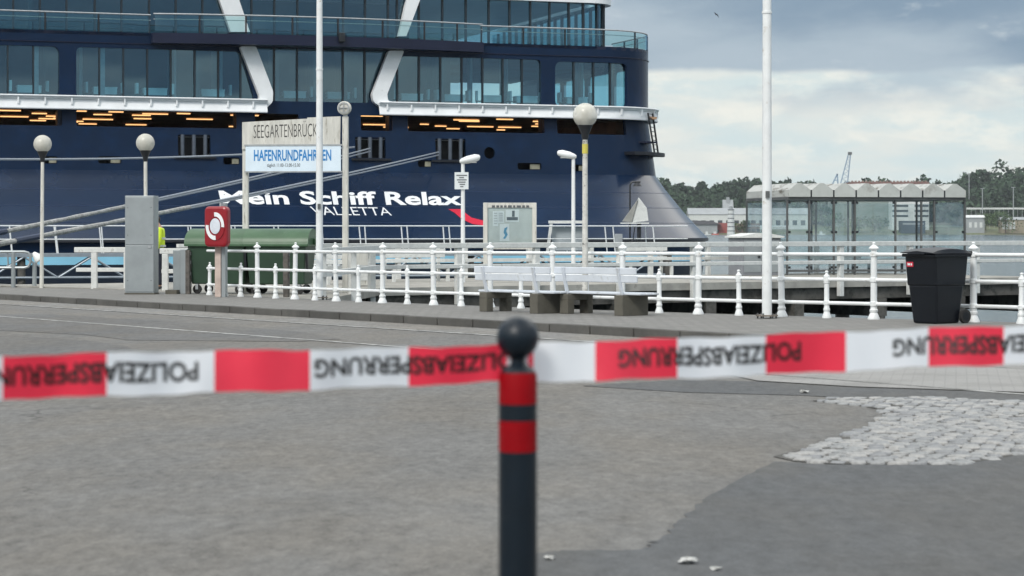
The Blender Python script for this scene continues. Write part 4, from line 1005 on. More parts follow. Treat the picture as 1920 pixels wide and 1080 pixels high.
# ------------------------------------------------------------------ green waste containers behind the railing
def container(label, s0):
    p = Vector((0, 0, 0)); o = thing('waste_container', label, 'container', p, 0, 'green waste containers behind the railing')
    frus(MB(), -.62, .62, -.40, .40, .22, -.68, .68, -.50, .50, 1.08).build('container_body', M_green_d, o, bevel=.03)
    MB().bx(-.74, .74, -.55, .55, 1.06, 1.13).build('container_rim', M_green, o, bevel=.015)
    rows = []
    for i in range(13): a = math.pi * i / 12; rows.append([(x, -.54 * math.cos(a), 1.12 + .34 * math.sin(a)) for x in (-.74, -.68, .68, .74)])
    mb = MB(); mb.grid(rows); mb.add([r[0] for r in rows], [tuple(range(13))]); mb.add([r[3] for r in rows], [tuple(range(13))]); ld = mb.build('curved_lid', M_green, o, smooth=True)
    for s in (-1, 1):
        MB().bx(s * .80 - .06, s * .80 + .06, -.06, .06, 1.10, 1.24).build('lifting_pin', M_green, o, bevel=.02)
        MB().bar((s * .70, -.5, .98), (s * .70, -.42, .55), .05, .06).build('side_handle', M_black, o)
        for y in (-.34, .34):
            wh = MB().lathe([(.03, -.025), (.10, -.025), (.105, 0), (.10, .025), (.03, .025)], 18, (s * .5, y, .105), Matrix.Rotation(R(90), 3, 'X')).build('wheel', M_rub, o, smooth=True)
            MB().bx(s * .5 - .03, s * .5 + .03, y - .045, y + .045, .10, .23).build('castor_fork', M_galv, wh)
    return o
def cplace(o, px, D, rz): p = W(px, 0, D); o.location = (p.x, p.y, ZP + .002); o.rotation_euler = (0, 0, rz)
c1_ = container('green waste container with curved lid behind the red life ring box', 0); cplace(c1_, 420, 49.2, R(-14))
c2_ = container('green waste container with curved lid behind the dark steel post, left of the flagpole', 0); cplace(c2_, 527, 48.9, R(-8))
mb = None

# ------------------------------------------------------------------ life ring box on its post
p = GP(415, 557); k = p.y / F
lp = thing('life_ring_post', 'square white and grey post with reddish face carrying the life ring box', 'post', p, R(-20))
MB().bx(-.12, .02, -.07, .07, 0, 1.12).build('timber_post', mat('pinkish_post', (.52, .42, .37), .7, var=.15, vs=4), lp, bevel=.01)
MB().bx(.03, .12, -.05, .05, 0, 1.98).build('steel_post', M_gsteel, lp)
lr = thing('life_ring_box', 'red life ring box with white ring marking on a post', 'life ring', p, R(-20))
hb = lambda y: CH - (y - HY) * k - p.z
rows = []
lb_ = MB().prism(rp([(-.27, hb(463)), (.27, hb(463)), (.27, hb(387)), (-.27, hb(387))], .12), lambda u, v, w_: Vector((u, w_, v)), -.27, -.072).build('box_shell', M_red, lr, bevel=.05)
cz = hb(424)
def ring(mb, r0, r1, a0, a1, y0, y1, n=14, zs=1.35):
    for i in range(n):
        A = a0 + (a1 - a0) * i / n; B = a0 + (a1 - a0) * (i + 1) / n
        mb.prism([(r0 * math.cos(A), cz + zs * r0 * math.sin(A)), (r1 * math.cos(A), cz + zs * r1 * math.sin(A)), (r1 * math.cos(B), cz + zs * r1 * math.sin(B)), (r0 * math.cos(B), cz + zs * r0 * math.sin(B))], lambda u, v, w_: Vector((u, w_, v)), y0, y1)
    return mb
ring(MB(), .150, .215, R(-5), R(95), -.292, -.2705).build('ring_marking', M_sign_w, lb_)
ring(MB(), .150, .215, R(175), R(275), -.292, -.2705).build('ring_marking', M_sign_w, lb_)
ring(MB(), .138, .222, 0, 2 * math.pi, -.284, -.2705, 28).build('ring_relief', M_red, lb_)
MB().prism([(.120 * math.cos(a_ * math.pi / 12), cz + .165 * math.sin(a_ * math.pi / 12)) for a_ in range(24)], lambda u, v, w_: Vector((u, w_, v)), -.285, -.2705).build('centre_label', mat('label_pale', (.66, .70, .76), .5), lb_)
mb = MB(); mb.bx(.06, .10, -.20, -.12, hb(387), hb(380)); mb.build('hanger', M_galv, lr)

# ------------------------------------------------------------------ left: steel cabinet, boxes, barriers, posts
p = GP(262, 552); k = p.y / F; o = thing('steel_cabinet', 'tall plain grey steel cabinet standing on the promenade', 'cabinet', p, R(-6))
hc = CH - (367 - HY) * k - p.z
MB().bx(-.335, .325, 0, .38, .03, hc).build('cabinet_shell', M_gsteel, o, bevel=.008)
MB().bx(-.325, .315, -.012, -.002, .06, hc * .495).build('lower_panel', M_gsteel, o, bevel=.003)
MB().bx(-.325, .315, -.012, -.002, hc * .505, hc - .03).build('upper_panel', M_gsteel, o, bevel=.003)
mb = MB()
for x in (-.27, .26):
    for z in (hc * .88, hc * .6, hc * .14): mb.lathe([(.001, -.006), (.012, -.006), (.012, 0), (.001, 0)], 8, (x, -.013, z), Matrix.Rotation(R(90), 3, 'X'))
mb.build('rivet', M_dark, o)
mb = MB(); mb.bx(.20, .26, -.03, -.013, hc * .47, hc * .50); mb.build('lock', M_galv, o)
MB().bx(-.345, .335, -.01, .39, 0, .03).build('plinth', M_conc, o)

def qp(px, back=1.2, t=None):              # a spot behind the railing line, on the pier root
    p = GP(px, 545); return Vector((p.x, p.y, g(p.x, p.y)))
def barrier(label, px0, px1, posts, D, zt):
    a = W(px0, 0, D); b = W(px1, 0, D); zb = g(a.x, a.y) if px0 < 200 else ZP
    o = thing('timber_barrier', label, 'barrier', (a.x, a.y, zb), 0, 'white timber barriers at the pier entrance'); ln = b.x - a.x
    MB().bx(0, ln, -.07, .07, zt - .13, zt).build('top_beam', M_wtimber, o, bevel=.012); MB().bx(.04, ln, -.05, .05, zt * .48 - .07, zt * .48 + .03).build('lower_beam', M_wtimber, o, bevel=.012)
    for x in posts: q = W(x, 0, D).x - a.x; MB().bx(q - .07, q + .07, -.075, .075, 0, zt - .132).build('barrier_post', M_wtimber, o, bevel=.01)
    return o
barrier('white timber barrier left of the grey steel cabinet', 140, 247, (177, 238), 54.0, 1.03)
barrier('white timber barrier between the hi-vis worker and the green container', 300, 358, (310, 352), 51.5, 1.0)
o = thing('meter_cabinet', 'pale grey meter cabinet left of the green container', 'cabinet', GP(338, 551), R(-10))
MB().bx(-.17, .0, 0, .28, .02, .98).build('cabinet_half', M_gsteel, o, bevel=.008); MB().bx(.005, .17, -.03, .25, .0, 1.0).build('cabinet_half', M_gsteel, o, bevel=.008)
MB().bx(-.28, -.02, -.2, .1, 0, .09).build('plinth', M_conc, o)
for px, py, lb in ((353, 551, 'dark rusty steel post at the left end of the white railing'), (537, 557, 'dark steel post with white patch in front of the green container')):
    p = GP(px, py); o = thing('steel_post', lb, 'post', p, R(-20), 'dark steel posts at the railing')
    MB().bx(-.055, .055, -.05, .05, 0, .98).build('post_shaft', mat('rusty_steel', (.12, .11, .10), .7, .3, var=.3, vs=9, dirt=(.2, .14, .1), ds=8), o, bevel=.006)
    mb = MB()
    for z in (.2, .45, .7, .9): mb.bx(-.075, -.056, -.02, .02, z - .04, z + .04); mb.bx(.056, .075, -.02, .02, z - .04, z + .04)
    mb.build('lug', M_dark, o)
# grey tube barrier and white cone fitting at the far left
p = GP(25, 539); k = p.y / F; o = thing('tube_rail', 'grey bent tube rail at the left edge beside the globe lamp', 'railing', p, R(0))
kx = lambda x: (x - 25) * k; kz = lambda y: CH - (y - HY) * k - p.z
MB().path([(kx(-60), 0, kz(472)), (kx(45), 0, kz(472)), (kx(53), 0, kz(474)), (kx(57), 0, kz(481)), (kx(57), 0, kz(493)), (kx(53), 0, kz(500)), (kx(45), 0, kz(502)), (kx(-60), 0, kz(502))], .035, 8).build('bent_tube', M_gsteel, o, smooth=True)
for x in (25, -50): MB().tube((kx(x), 0, 0), (kx(x), 0, kz(473)), .055, n=10).build('tube_post', M_gsteel, o, smooth=True)
MB().tube((kx(63), .1, 0), (kx(63), .1, kz(494)), .055, n=10).build('tube_post', M_gsteel, o, smooth=True)
MB().path([(kx(14), .02, kz(474)), (kx(15), .02, kz(496)), (kx(10), .02, kz(502))], .02, 6).build('inner_tube', M_gsteel, o, smooth=True)
o2 = thing('cone_fitting', 'white cone shaped fitting beside the leftmost globe lamp pole', 'fitting', p + Vector((kx(66), .1, kz(494))), 0)
MB().lathe([(.001, -.10), (.12, -.10), (.125, -.05), (.07, .10), (.04, .15), (.001, .16)], 14, (.04, -.05, .16), Matrix.Rotation(R(-40), 3, 'Y')).build('cone_shade', M_white, o2, smooth=True)
MB().tube((0, 0, 0), (.03, -.03, .10), .03, n=8).build('cone_stem', M_galv, o2)

# ------------------------------------------------------------------ person in a high visibility jacket
def skin(name, verts, edges, radii, m, parent, sub=2, root=0):
    me = bpy.data.meshes.new(name); me.from_pydata(verts, edges, []); o = obj(name, me, parent)
    me.materials.append(m); sm = o.modifiers.new('skin', 'SKIN'); sm.use_smooth_shade = True
    for i, r in enumerate(radii): me.skin_vertices[0].data[i].radius = r if isinstance(r, tuple) else (r, r)
    me.skin_vertices[0].data[root].use_root = True
    o.modifiers.new('sub', 'SUBSURF').levels = sub; o.modifiers['sub'].render_levels = sub
    return o
M_hiv = mat('hi_vis_yellow', (.62, .80, .03), .6, var=.06); M_trou = mat('dark_trousers', (.012, .016, .03), .8, var=.2); M_skin = mat('skin', (.45, .27, .19), .55, var=.06); M_hair = mat('hair', (.05, .035, .025), .7, var=.2)
M_refl = mat('reflective_band', (.55, .58, .55), .3)
pp = W(299, 0, 52.5); pe = thing('person', 'person in yellow high visibility jacket and dark trousers, half hidden behind the cabinet', 'person', (pp.x, pp.y, ZP + .002), R(92))
# faces local +x... stands upright, local +y is the front
V = [(0, 0, .95), (0, .0, 1.12), (0, 0, 1.32), (0, 0, 1.46), (0, .04, 1.54), (0, .10, 1.64), (0, .10, 1.72),
     (.17, 0, 1.43), (.23, -.01, 1.18), (.22, .06, .93), (.215, .09, .85), (-.17, 0, 1.43), (-.23, -.01, 1.18), (-.22, .06, .93), (-.215, .09, .85),
     (.09, 0, .90), (.10, .02, .50), (.10, -.01, .09), (.105, .12, .04), (-.09, 0, .90), (-.10, .02, .50), (-.10, -.01, .09), (-.105, .12, .04), (0, .20, 1.625)]
E_ = [(0, 1), (1, 2), (2, 3), (3, 4), (4, 5), (5, 6), (3, 7), (7, 8), (8, 9), (9, 10), (3, 11), (11, 12), (12, 13), (13, 14), (0, 15), (15, 16), (16, 17), (17, 18), (0, 19), (19, 20), (20, 21), (21, 22), (5, 23)]
Rd = [(.14, .10), (.13, .10), (.15, .11), .08, .055, (.08, .095), .06, .07, .05, .04, .035, .07, .05, .04, .035, .08, .06, .045, .04, .08, .06, .045, .04, .015]
body = skin('body', V, E_, Rd, M_skin, pe)
skin('jacket', [V[i] for i in (0, 1, 2, 3, 7, 8, 9, 11, 12, 13)] , [(0, 1), (1, 2), (2, 3), (3, 4), (4, 5), (5, 6), (3, 7), (7, 8), (8, 9)], [(.19, .145), (.18, .14), (.19, .145), .11, .10, .08, .065, .10, .08, .065], M_hiv, pe)
skin('trousers', [V[i] for i in (0, 15, 16, 17, 19, 20, 21)], [(0, 1), (1, 2), (2, 3), (0, 4), (4, 5), (5, 6)], [(.16, .12), .105, .085, .075, .105, .085, .075], M_trou, pe)
MB().sph((0, .08, 1.68), .105, 14, 10, (.9, 1.0, 1.0)).build('hair', M_hair, pe, smooth=True)
for z in (1.02, 1.2): MB().lathe([(.185, 0), (.192, .0), (.192, .05), (.185, .05)], 18, (0, 0, z), Matrix.Diagonal(Vector((1.03, .80, 1)))).build('reflective_band', M_refl, pe, smooth=True)
for s in (-1, 1):
    MB().sph((s * .035, .188, 1.645), .011, 8, 6).build('eye', M_black, pe); MB().sph((s * .088, .10, 1.63), .02, 8, 6, (.5, 1, 1.5)).build('ear', M_skin, pe, smooth=True)
    for k in range(4): skin('finger', [(s * .215 + (k - 1.5) * .012, .10, .82), (s * .213 + (k - 1.5) * .013, .115, .78), (s * .208 + (k - 1.5) * .013, .125, .745 + .008 * abs(k - 1.5))], [(0, 1), (1, 2)], [.009, .009, .007], M_skin, pe, 1)
    skin('thumb', [(s * .20, .11, .84), (s * .18, .14, .81), (s * .178, .15, .785)], [(0, 1), (1, 2)], [.011, .010, .008], M_skin, pe, 1)
    MB().sph((s * .104, .06, .05), .06, 12, 8, (.8, 2.1, .8)).build('shoe', M_black, pe, smooth=True)
MB().bx(-.03, .03, .188, .194, 1.585, 1.593).build('mouth', mat('lips', (.3, .12, .10), .5), pe)

# ------------------------------------------------------------------ far shore
D0 = 1627.
def hill(X, Y):
    f = max(0, min(1, (Y - D0 - 60) / 320)); f = f * f * (3 - 2 * f)
    return WATER + .8 + min(6, (Y - D0) * .05) + f * (25 + 6 * math.sin(X * .013 + 1) + 4 * math.sin(X * .031))
mb = MB(); rows = []
for j in range(22):
    Y = D0 + (0 if j == 0 else 30 * j); rows.append([(X, Y, hill(X, Y) if j else WATER - .5) for X in range(-1850, 1851, 25)])
mb.grid(rows); M_bank = mat('shore_grass', (.10, .12, .055), .9, var=.35, vs=.03, dirt=(.14, .12, .085), ds=.05, dth=(.45, .65))
struct(mb.build('far_shore', M_bank, smooth=True))
M_leaf = mat('far_foliage', (.045, .075, .045), .9, var=.45, vs=.08, spec=.1)
M_leaf2 = mat('near_foliage', (.07, .11, .045), .9, var=.4, vs=.15, spec=.1)
M_trunk = mat('bark', (.08, .06, .045), .9)
def crown(mb, c, rx, rz, n, s, rn):
    lobes = [(rn.gauss(0, .45), rn.gauss(0, .45), rn.uniform(-.5, .6), rn.uniform(.4, .7)) for _ in range(7)]
    for i in range(n):
        lx, ly, lz, lr = lobes[i % 7]; a = rn.uniform(0, 6.283); u = rn.uniform(-1, 1); q = math.sqrt(1 - u * u); rr = lr * rn.uniform(.7, 1.08)
        p = Vector((c[0] + rx * (lx + rr * q * math.cos(a)), c[1] + rx * (ly + rr * q * math.sin(a)), c[2] + rz * (lz + rr * u)))
        d1 = Vector((rn.gauss(0, 1), rn.gauss(0, 1), rn.gauss(0, .6))).normalized() * s * rn.uniform(.6, 1.3); d2 = Vector((rn.gauss(0, 1), rn.gauss(0, 1), rn.gauss(0, 1))).cross(d1).normalized() * s * rn.uniform(.5, 1)
        mb.add([p - d1, p + d2, p + d1, p - d2], [(0, 1, 2, 3)])
rn = random.Random(21); wood = MB()
for Y in (1745, 1780, 1820, 1860, 1900, 1945):
    X = 40
    while X < 640:
        px = 960 + X / Y * F
        h = rn.uniform(11, 18) * (1.1 if Y > 1800 else .9) * (1.4 if px > 1600 else 1.05); x_ = X + rn.gauss(0, 2); y_ = Y + rn.gauss(0, 14); z0 = hill(x_, y_)
        if not (1560 < px < 1740 and Y < 1800):
            crown(wood, (x_, y_, z0 + h * .5), rn.uniform(7.5, 11.5), h * .60, 420, 2.0, rn); wood.add([(x_ - .4, y_, z0 - 1), (x_ + .4, y_, z0 - 1), (x_ + .3, y_, z0 + h * .6), (x_ - .3, y_, z0 + h * .6)], [(0, 1, 2, 3)])
        X += rn.uniform(8, 13)
struct(wood.build('far_woodland', M_leaf), 'stuff'); 
def far(px, y, D): return W(px, y, D)
def tree(px, D, h, r, label):
    z0 = hill(W(px, 0, D).x, D); p = W(px, 0, D); o = thing('far_tree', label, 'tree', (p.x, p.y, z0), 0, 'single trees on the far shore')
    MB().path([(0, 0, -.5), (.2, 0, h * .3), (0, 0, h * .6)], [.5, .35, .2], 7).build('trunk', M_trunk, o)
    mb = MB(); crown(mb, (0, 0, h * .55), r, h * .48, 420, .8, rn); mb.build('crown', M_leaf2, o)
tree(1885, 1638, 17, 12, 'broad dark green tree on the far bank at the right edge')
tree(1848, 1672, 13, 9, 'smaller rounded tree on the far bank left of the broad one')
tree(1560, 1650, 14, 11, 'tree on the far shore seen through the left shelter glass')
tree(1610, 1652, 11, 12, 'bushy tree on the far shore seen through the middle of the shelter')
tree(1395, 1650, 9, 5, 'small tree on the far shore just right of the striped tower')
tree(1640, 1660, 12, 9, 'tree on the far shore left of the banded apartment block')
# buildings
def building(name, label, px0, px1, ytop, D, dep, m, cat='building', roof=None, roof_h=0., ybase=None):
    a = W(px0, 0, D).x; b = W(px1, 0, D).x; z0 = hill((a + b) / 2, D) - .5; zt = CH - (ytop - HY) / F * D
    o = thing(name, label, cat, ((a + b) / 2, D, z0), 0); hw = (b - a) / 2
    MB().bx(-hw, hw, 0, dep, 0, zt - z0).build('wall', m, o)
    if roof:
        MB().prism([(-.6, zt - z0 + .01), (dep + .6, zt - z0 + .01), (dep / 2, zt - z0 + roof_h)], lambda u, v, w_: Vector((w_, u, v)), -hw - .6, hw + .6).build('roof', roof, o)
    return o, hw, zt - z0
M_fw = mat('far_white', (.62, .64, .63), .6, var=.06, vs=.1); M_fgrey = mat('far_grey', (.32, .34, .35), .7, var=.1, vs=.1); M_fbrown = mat('far_brick', (.24, .17, .14), .8, var=.15, vs=.1); M_fgreen = mat('far_green_hall', (.20, .23, .20), .7, var=.1, vs=.1); M_fdark = mat('far_dark_glass', (.05, .06, .07), .3)
o, hw, h = building('boat_shed', 'long low white shed with grey roof on the far shore beside the ship', 1292, 1520, 402, 1690, 18, M_fw, roof=M_fgrey, roof_h=5.0)
for i in range(14): MB().bx(-hw + 3 + i * 6.4, -hw + 6.5 + i * 6.4, -.06, -.01, h * .3, h * .62).build('window', M_fdark, o)
o, hw, h = building('lock_house', 'small grey house with tower roof above the long white shed', 1357, 1374, 391, 1735, 8, M_fgrey, roof=M_fgrey, roof_h=7)
MB().bx(-1.2, 1.2, 2, 4, h + 4, h + 9).build('turret', M_fgrey, o)
o, hw, h = building('grey_barge_hall', 'low grey boat hull like hall beside the water under the white shed', 1285, 1345, 421, 1640, 10, M_fgrey)
MB().prism([(-hw - 2, h + .01), (hw + 3, h + .01), (hw - 4, h + 2.6), (-hw - 2, h + 3.4)], lambda u, v, w_: Vector((u, w_, v)), -1, 10).build('roof', mat('far_dark_roof', (.10, .10, .11), .7), o)
o, hw, h = building('red_shed', 'low red brick shed by the striped tower on the far shore', 1336, 1365, 418, 1645, 9, mat('far_red', (.30, .07, .06), .8, var=.15, vs=.2))
MB().bx(-3, -1, -.06, -.01, .5, 2.5).build('door', M_fdark, o)
o, hw, h = building('red_shed', 'long reddish shed right of the striped tower on the far shore', 1380, 1425, 419, 1650, 9, M_fbrown)
for i in range(5): MB().bx(-hw + 2 + i * 3.4, -hw + 4 + i * 3.4, -.06, -.01, .8, 2.6).build('window', M_fdark, o)
o, hw, h = building('factory_hall', 'large grey green hall with reddish roof edge behind the shelter', 1566, 1742, 345, 1720, 40, M_fgreen)
MB().bx(-hw * .65, hw, -.5, 40, h, h + 1.6).build('roof_edge', mat('far_roof_red', (.20, .10, .085), .8), o)
mb = None
for i in range(22): MB().bx(-hw * .65 + i * 2.75, -hw * .65 + i * 2.75 + 1.3, 0, 3, h + 1.6, h + 2.6).build('roof_vent', M_fbrown, o)
o, hw, h = building('apartment_block', 'pale apartment block with dark window bands seen through the shelter', 1672, 1742, 372, 1680, 14, M_fw)
for i in range(4): 
    MB().bx(-hw + .4, -hw * .12, -.12, -.02, h - 2.6 - i * 3.9, h - 1.0 - i * 3.9).build('window_band', M_fdark, o); MB().bx(hw * .22, hw - .4, -.12, -.02, h - 2.6 - i * 3.9, h - 1.0 - i * 3.9).build('window_band', M_fdark, o)
o, hw, h = building('warehouse', 'dark blue grey warehouse on the far waterfront behind the shelter', 1690, 1735, 414, 1640, 12, mat('far_navy', (.06, .075, .10), .7))
MB().bx(-hw + 1, hw - 1, -.1, -.02, h - 3, h - 1.6).build('window_band', M_fgrey, o)
o, hw, h = building('shore_house', 'low house with pale roof on the far bank right of the shelter', 1812, 1846, 408, 1645, 9, M_fgrey, roof=M_fw, roof_h=2.0)
for i in range(3): MB().bx(-hw + 2 + i * 4, -hw + 4 + i * 4, -.06, -.01, h * .35, h * .7).build('window', M_fw, o)
o, hw, h = building('shore_house', 'ochre house with white windows on the far bank at the right edge', 1877, 1935, 412, 1642, 9, mat('far_ochre', (.30, .26, .19), .8), roof=M_fgrey, roof_h=2)
for i in range(4): MB().bx(-hw + 1 + i * 2.6, -hw + 2.8 + i * 2.6, -.06, -.01, h * .3, h * .85).build('window', M_fw, o)
# guard rail band, striped tower, crane, lamp posts, small boats, gull
a = W(1812, 0, 1700); b = W(1990, 0, 1700); z = CH - (391 - HY) / F * 1700
o = thing('bank_railing', 'long pale railing along the top of the far grassy bank', 'railing', (a.x, 1700, hill(a.x, 1700))); z -= o.location.z
MB().bx(0, b.x - a.x, -.2, .2, z - .7, z + .7).build('rail_band', M_fw, o); mb = MB()
for i in range(20): mb.bx(i * 3.6, i * 3.6 + .25, -.1, .1, -1, z - .7)
mb.build('rail_post', M_fgrey, o)
D = 1600.; p = W(1370.5, 0, D); zt = CH - (393 - HY) / F * D; o = thing('striped_tower', 'small white striped light tower standing at the far water edge', 'tower', (p.x, p.y, WATER), 0); hh = zt - WATER
for i in range(6):
    z0 = hh * i / 6; z1 = hh * (i + 1) / 6; r0 = 2.9 - .12 * i
    MB().tube((0, 0, z0), (0, 0, z1 - .6), r0, r0 - .1, 14).build('white_band', M_fw, o, smooth=True); MB().tube((0, 0, z1 - .6), (0, 0, z1), r0 - .15, n=14).build('dark_ring', M_fdark, o, smooth=True)
MB().lathe([(2.6, 0), (2.6, .4), (1.4, .5), (1.4, 2.2), (1.7, 2.3), (.1, 3.6)], 12, (0, 0, hh)).build('lantern', M_fgrey, o)
MB().tube((0, 0, -4), (0, 0, 0), 3.4, n=14).build('base', M_fgrey, o)
D = 1750.; p = W(1568, 0, D); z0 = hill(p.x, D); o = thing('harbour_crane', 'blue lattice harbour crane rising behind the shelter roof', 'crane', (p.x, D, z0), 0)
k = D / F; kx = lambda x: (x - 1568) * k; kz = lambda y: CH - (y - HY) * k - z0; M_crane = mat('crane_blue', (.24, .33, .43), .5, var=.1)
MB().bx(kx(1560), kx(1580), -4, 4, 0, kz(352)).build('crane_base', M_crane, o)
mb = MB(); A_ = [Vector((kx(1576), 0, kz(345))), Vector((kx(1589), 0, kz(345)))]; B_ = [Vector((kx(1591), 0, kz(288))), Vector((kx(1595), 0, kz(288)))]
for a_, b_ in zip(A_, B_): mb.bar(a_, b_, .8, .8)
for i in range(12): mb.bar(A_[i % 2].lerp(B_[i % 2], i / 12), A_[(i + 1) % 2].lerp(B_[(i + 1) % 2], (i + 1) / 12), .35, .35)
bo = mb.build('boom', M_crane, o); MB().bx(kx(1590), kx(1597), -1, 1, kz(290), kz(285)).build('boom_head', M_dark, bo)
mb = MB(); mb.bar((kx(1561), 0, kz(345)), (kx(1570), 0, kz(326)), 1, 1); mb.bar((kx(1570), 0, kz(326)), (kx(1571), 0, kz(345)), 1, 1); mb.bar((kx(1565), 0, kz(338)), (kx(1570), 0, kz(338)), .7, .7); mb.build('mast_frame', M_crane, o)
for px, yt, lb in ((1842, 354, 'left thin lamp mast on the far grassy bank'), (1900, 352, 'right thin lamp mast on the far grassy bank')):
    D = 1690.; p = W(px, 0, D); z0 = hill(p.x, D); zt = CH - (yt - HY) / F * D; o = thing('lamp_mast', lb, 'lamp mast', (p.x, D, z0), 0, 'lamp masts on the far bank')
    MB().tube((0, 0, 0), (0, 0, zt - z0), .4, .3, 6).build('mast', M_galv, o); MB().bx(-1.6, 1.6, -.2, .2, zt - z0, zt - z0 + .4).build('mast_head', M_galv, o)
D = 1800.; p = W(1817, 0, D); z0 = hill(p.x, D); zt = CH - (326 - HY) / F * D; o = thing('small_crane', 'tiny crane jib poking above the trees right of the shelter', 'crane', (p.x, D, z0), 0)
MB().tube((0, 0, 0), (0, 0, zt - z0), .35, n=6).build('mast', M_galv, o); MB().bar((-5, 0, zt - z0 + 1.6), (.5, 0, zt - z0 - 1.2), .6, .6).build('jib', M_galv, o)
for px, lb, m in ((1312, 'white dinghy nearest the ship at the far water edge', M_fw), (1326, 'second white dinghy from the ship at the far water edge', M_fw), (1341, 'red and white buoy boat at the far water edge', mat('boat_red', (.55, .12, .10), .5)), (1540, 'tiny white boat on the water behind the shelter glass', M_fw)):
    D = 1560.; p = W(px, 0, D); o = thing('small_boat', lb, 'boat', (p.x, D, WATER - .2), 0, 'small boats at the far shore')
    MB().prism([(-2.6, .9), (-2.2, 0), (2.0, 0), (3.0, 1.0)], lambda u, v, w_: Vector((u, w_, v)), -.9, .9).build('boat_hull', m, o); MB().bx(-1.2, .6, -.6, .6, .92, 2.6).build('boat_cabin', M_fw, o); MB().tube((0, 0, 2.6), (0, 0, 5.5 if px < 1500 else 4), .12, n=5).build('boat_mast', M_galv, o)
D = 230.; p = W(1343, 27, D); o = thing('gull', 'small dark gull flying high beside the right flagpole', 'bird', p, R(30)); M_gull = mat('gull_grey', (.10, .11, .12), .8)
MB().sph((0, 0, 0), .075, 10, 8, (1, 2.6, 1)).build('body', M_gull, o, smooth=True)
for s in (-1, 1): MB().add([(0, .1, .02), (s * .18, .10, .16 * (1 if s < 0 else -.6)), (s * .30, -.05, .20 * (1 if s < 0 else -1.9)), (s * .17, -.10, .14 * (1 if s < 0 else -.6)), (0, -.1, .02)], [(0, 1, 3, 4), (1, 2, 3)]).build('wing', M_gull, o)

# ------------------------------------------------------------------ bollard and police tape in front
DB = 4.35; p = W(971, 0, DB); zb = g(p.x, p.y) - .12
p0_x, p0_y = p.x, p.y
bo = thing('bollard', 'dark bollard with ball head and two red bands carrying the tape', 'bollard', (p.x, p.y, zb), 0)
k = DB / F; kz = lambda y: CH - (y - HY) * k - zb; r = 36 * k
M_bol = mat('bollard_paint', (.004, .010, .017), .36, var=.12, vs=14, dirt=(.02, .026, .03), ds=20, dth=(.6, .8), bump=.05, spec=.35)
M_bred = mat('bollard_red', (.27, .001, .005), .5, var=.08, vs=14, spec=.15)
cy = kz(633); rb = 40 * k
MB().lathe([(r * 1.0, kz(846)), (r, .0), (r * 1.5, .0), (r * 1.5, -.03), (.001, -.03)][::-1], 28).build('shaft', M_bol, bo, smooth=True)
MB().lathe([(r, kz(845.5)), (r * 1.004, kz(845.5)), (r * 1.004, kz(788)), (r, kz(788))], 28).build('red_band', M_bred, bo, smooth=True)
MB().lathe([(r * .9, kz(788)), (r, kz(787.5)), (r, kz(757)), (r * .9, kz(757))], 28).build('collar', M_bol, bo, smooth=True)
MB().lathe([(r, kz(756.5)), (r * 1.004, kz(756.5)), (r * 1.004, kz(706)), (r * .96, kz(698)), (r * .90, kz(698))], 28).build('red_band', M_bred, bo, smooth=True)
prof = [(r * .92, kz(697.5)), (r * .78, kz(690)), (r * .48, kz(683)), (r * .36, kz(676))] + [(max(.0005, rb * math.sin(a_)), cy - rb * math.cos(a_)) for a_ in [R(22 + 158 * i / 14) for i in range(15)]]
MB().lathe(prof, 28).build('ball_head', M_bol, bo, smooth=True)

M_tw = mat('tape_white', (.90, .93, .97), .42, var=.03, vs=5, bump=.12, bs=6); M_tr = mat('tape_red', (.96, .05, .095), .42, var=.04, vs=5, bump=.12, bs=6); M_tk = mat('tape_print', (.02, .02, .02), .5)
top = [(-500, 682), (0, 668), (200, 662), (400, 658), (580, 656), (765, 652), (940, 646), (1005, 643), (1115, 640), (1270, 635), (1435, 628), (1585, 622), (1740, 616), (1880, 611), (2000, 607), (2500, 592)]
bot = [(-500, 768), (0, 748), (200, 743), (400, 736), (580, 731), (765, 723), (940, 715), (1005, 715), (1115, 714), (1270, 709), (1435, 703), (1585, 695), (1740, 688), (1880, 683), (2000, 678), (2500, 658)]
def itp(P, x):
    for (a, b), (c, d) in zip(P[:-1], P[1:]):
        if x <= c: f = (x - a) / (c - a); return b + (d - b) * f
    return P[-1][1]
def tD(x): return (DB + .045) + (x - 971) * (.00046 if x < 971 else .00034) + .010 * math.sin(x * .021) + .005 * math.sin(x * .057 + 2)
def tp(x, f, off=0.): 
    y = itp(top, x) + (itp(bot, x) - itp(top, x)) * f; D = tD(x) + (.026 * math.sin(x * .0093 + 1) + .012 * math.sin(x * .031)) * (f - .5) - off; return W(x, y + 1.6 * math.sin(x * .024 + f) + .8 * math.sin(x * .071 + 3 * f), D)
tape = thing('police_tape', 'red and white striped police barrier tape stretched past the bollard', 'tape', (0, 0, 0))
bands = [-350, -175, 5, 200, 402, 581, 766, 1000, 1116, 1270, 1436, 1586, 1741, 1882, 2010, 2140, 2270]
for i, (x0, x1) in enumerate(zip(bands[:-1], bands[1:])):
    red = i % 2 == 0 and False; n = max(2, int((x1 - x0) / 12)); rows = []
    for j in range(n + 1): x = x0 + (x1 - x0) * j / n; rows.append([tp(x + 6 * math.sin(f * 5 + i) * 0, f) for f in (0, .25, .5, .75, 1)])
    isred = x0 in (-350, 5, 402, 766, 1116, 1436, 1741, 2010)
    MB().grid(rows).build('red_band' if isred else 'white_band', M_tr if isred else M_tw, tape, smooth=True)
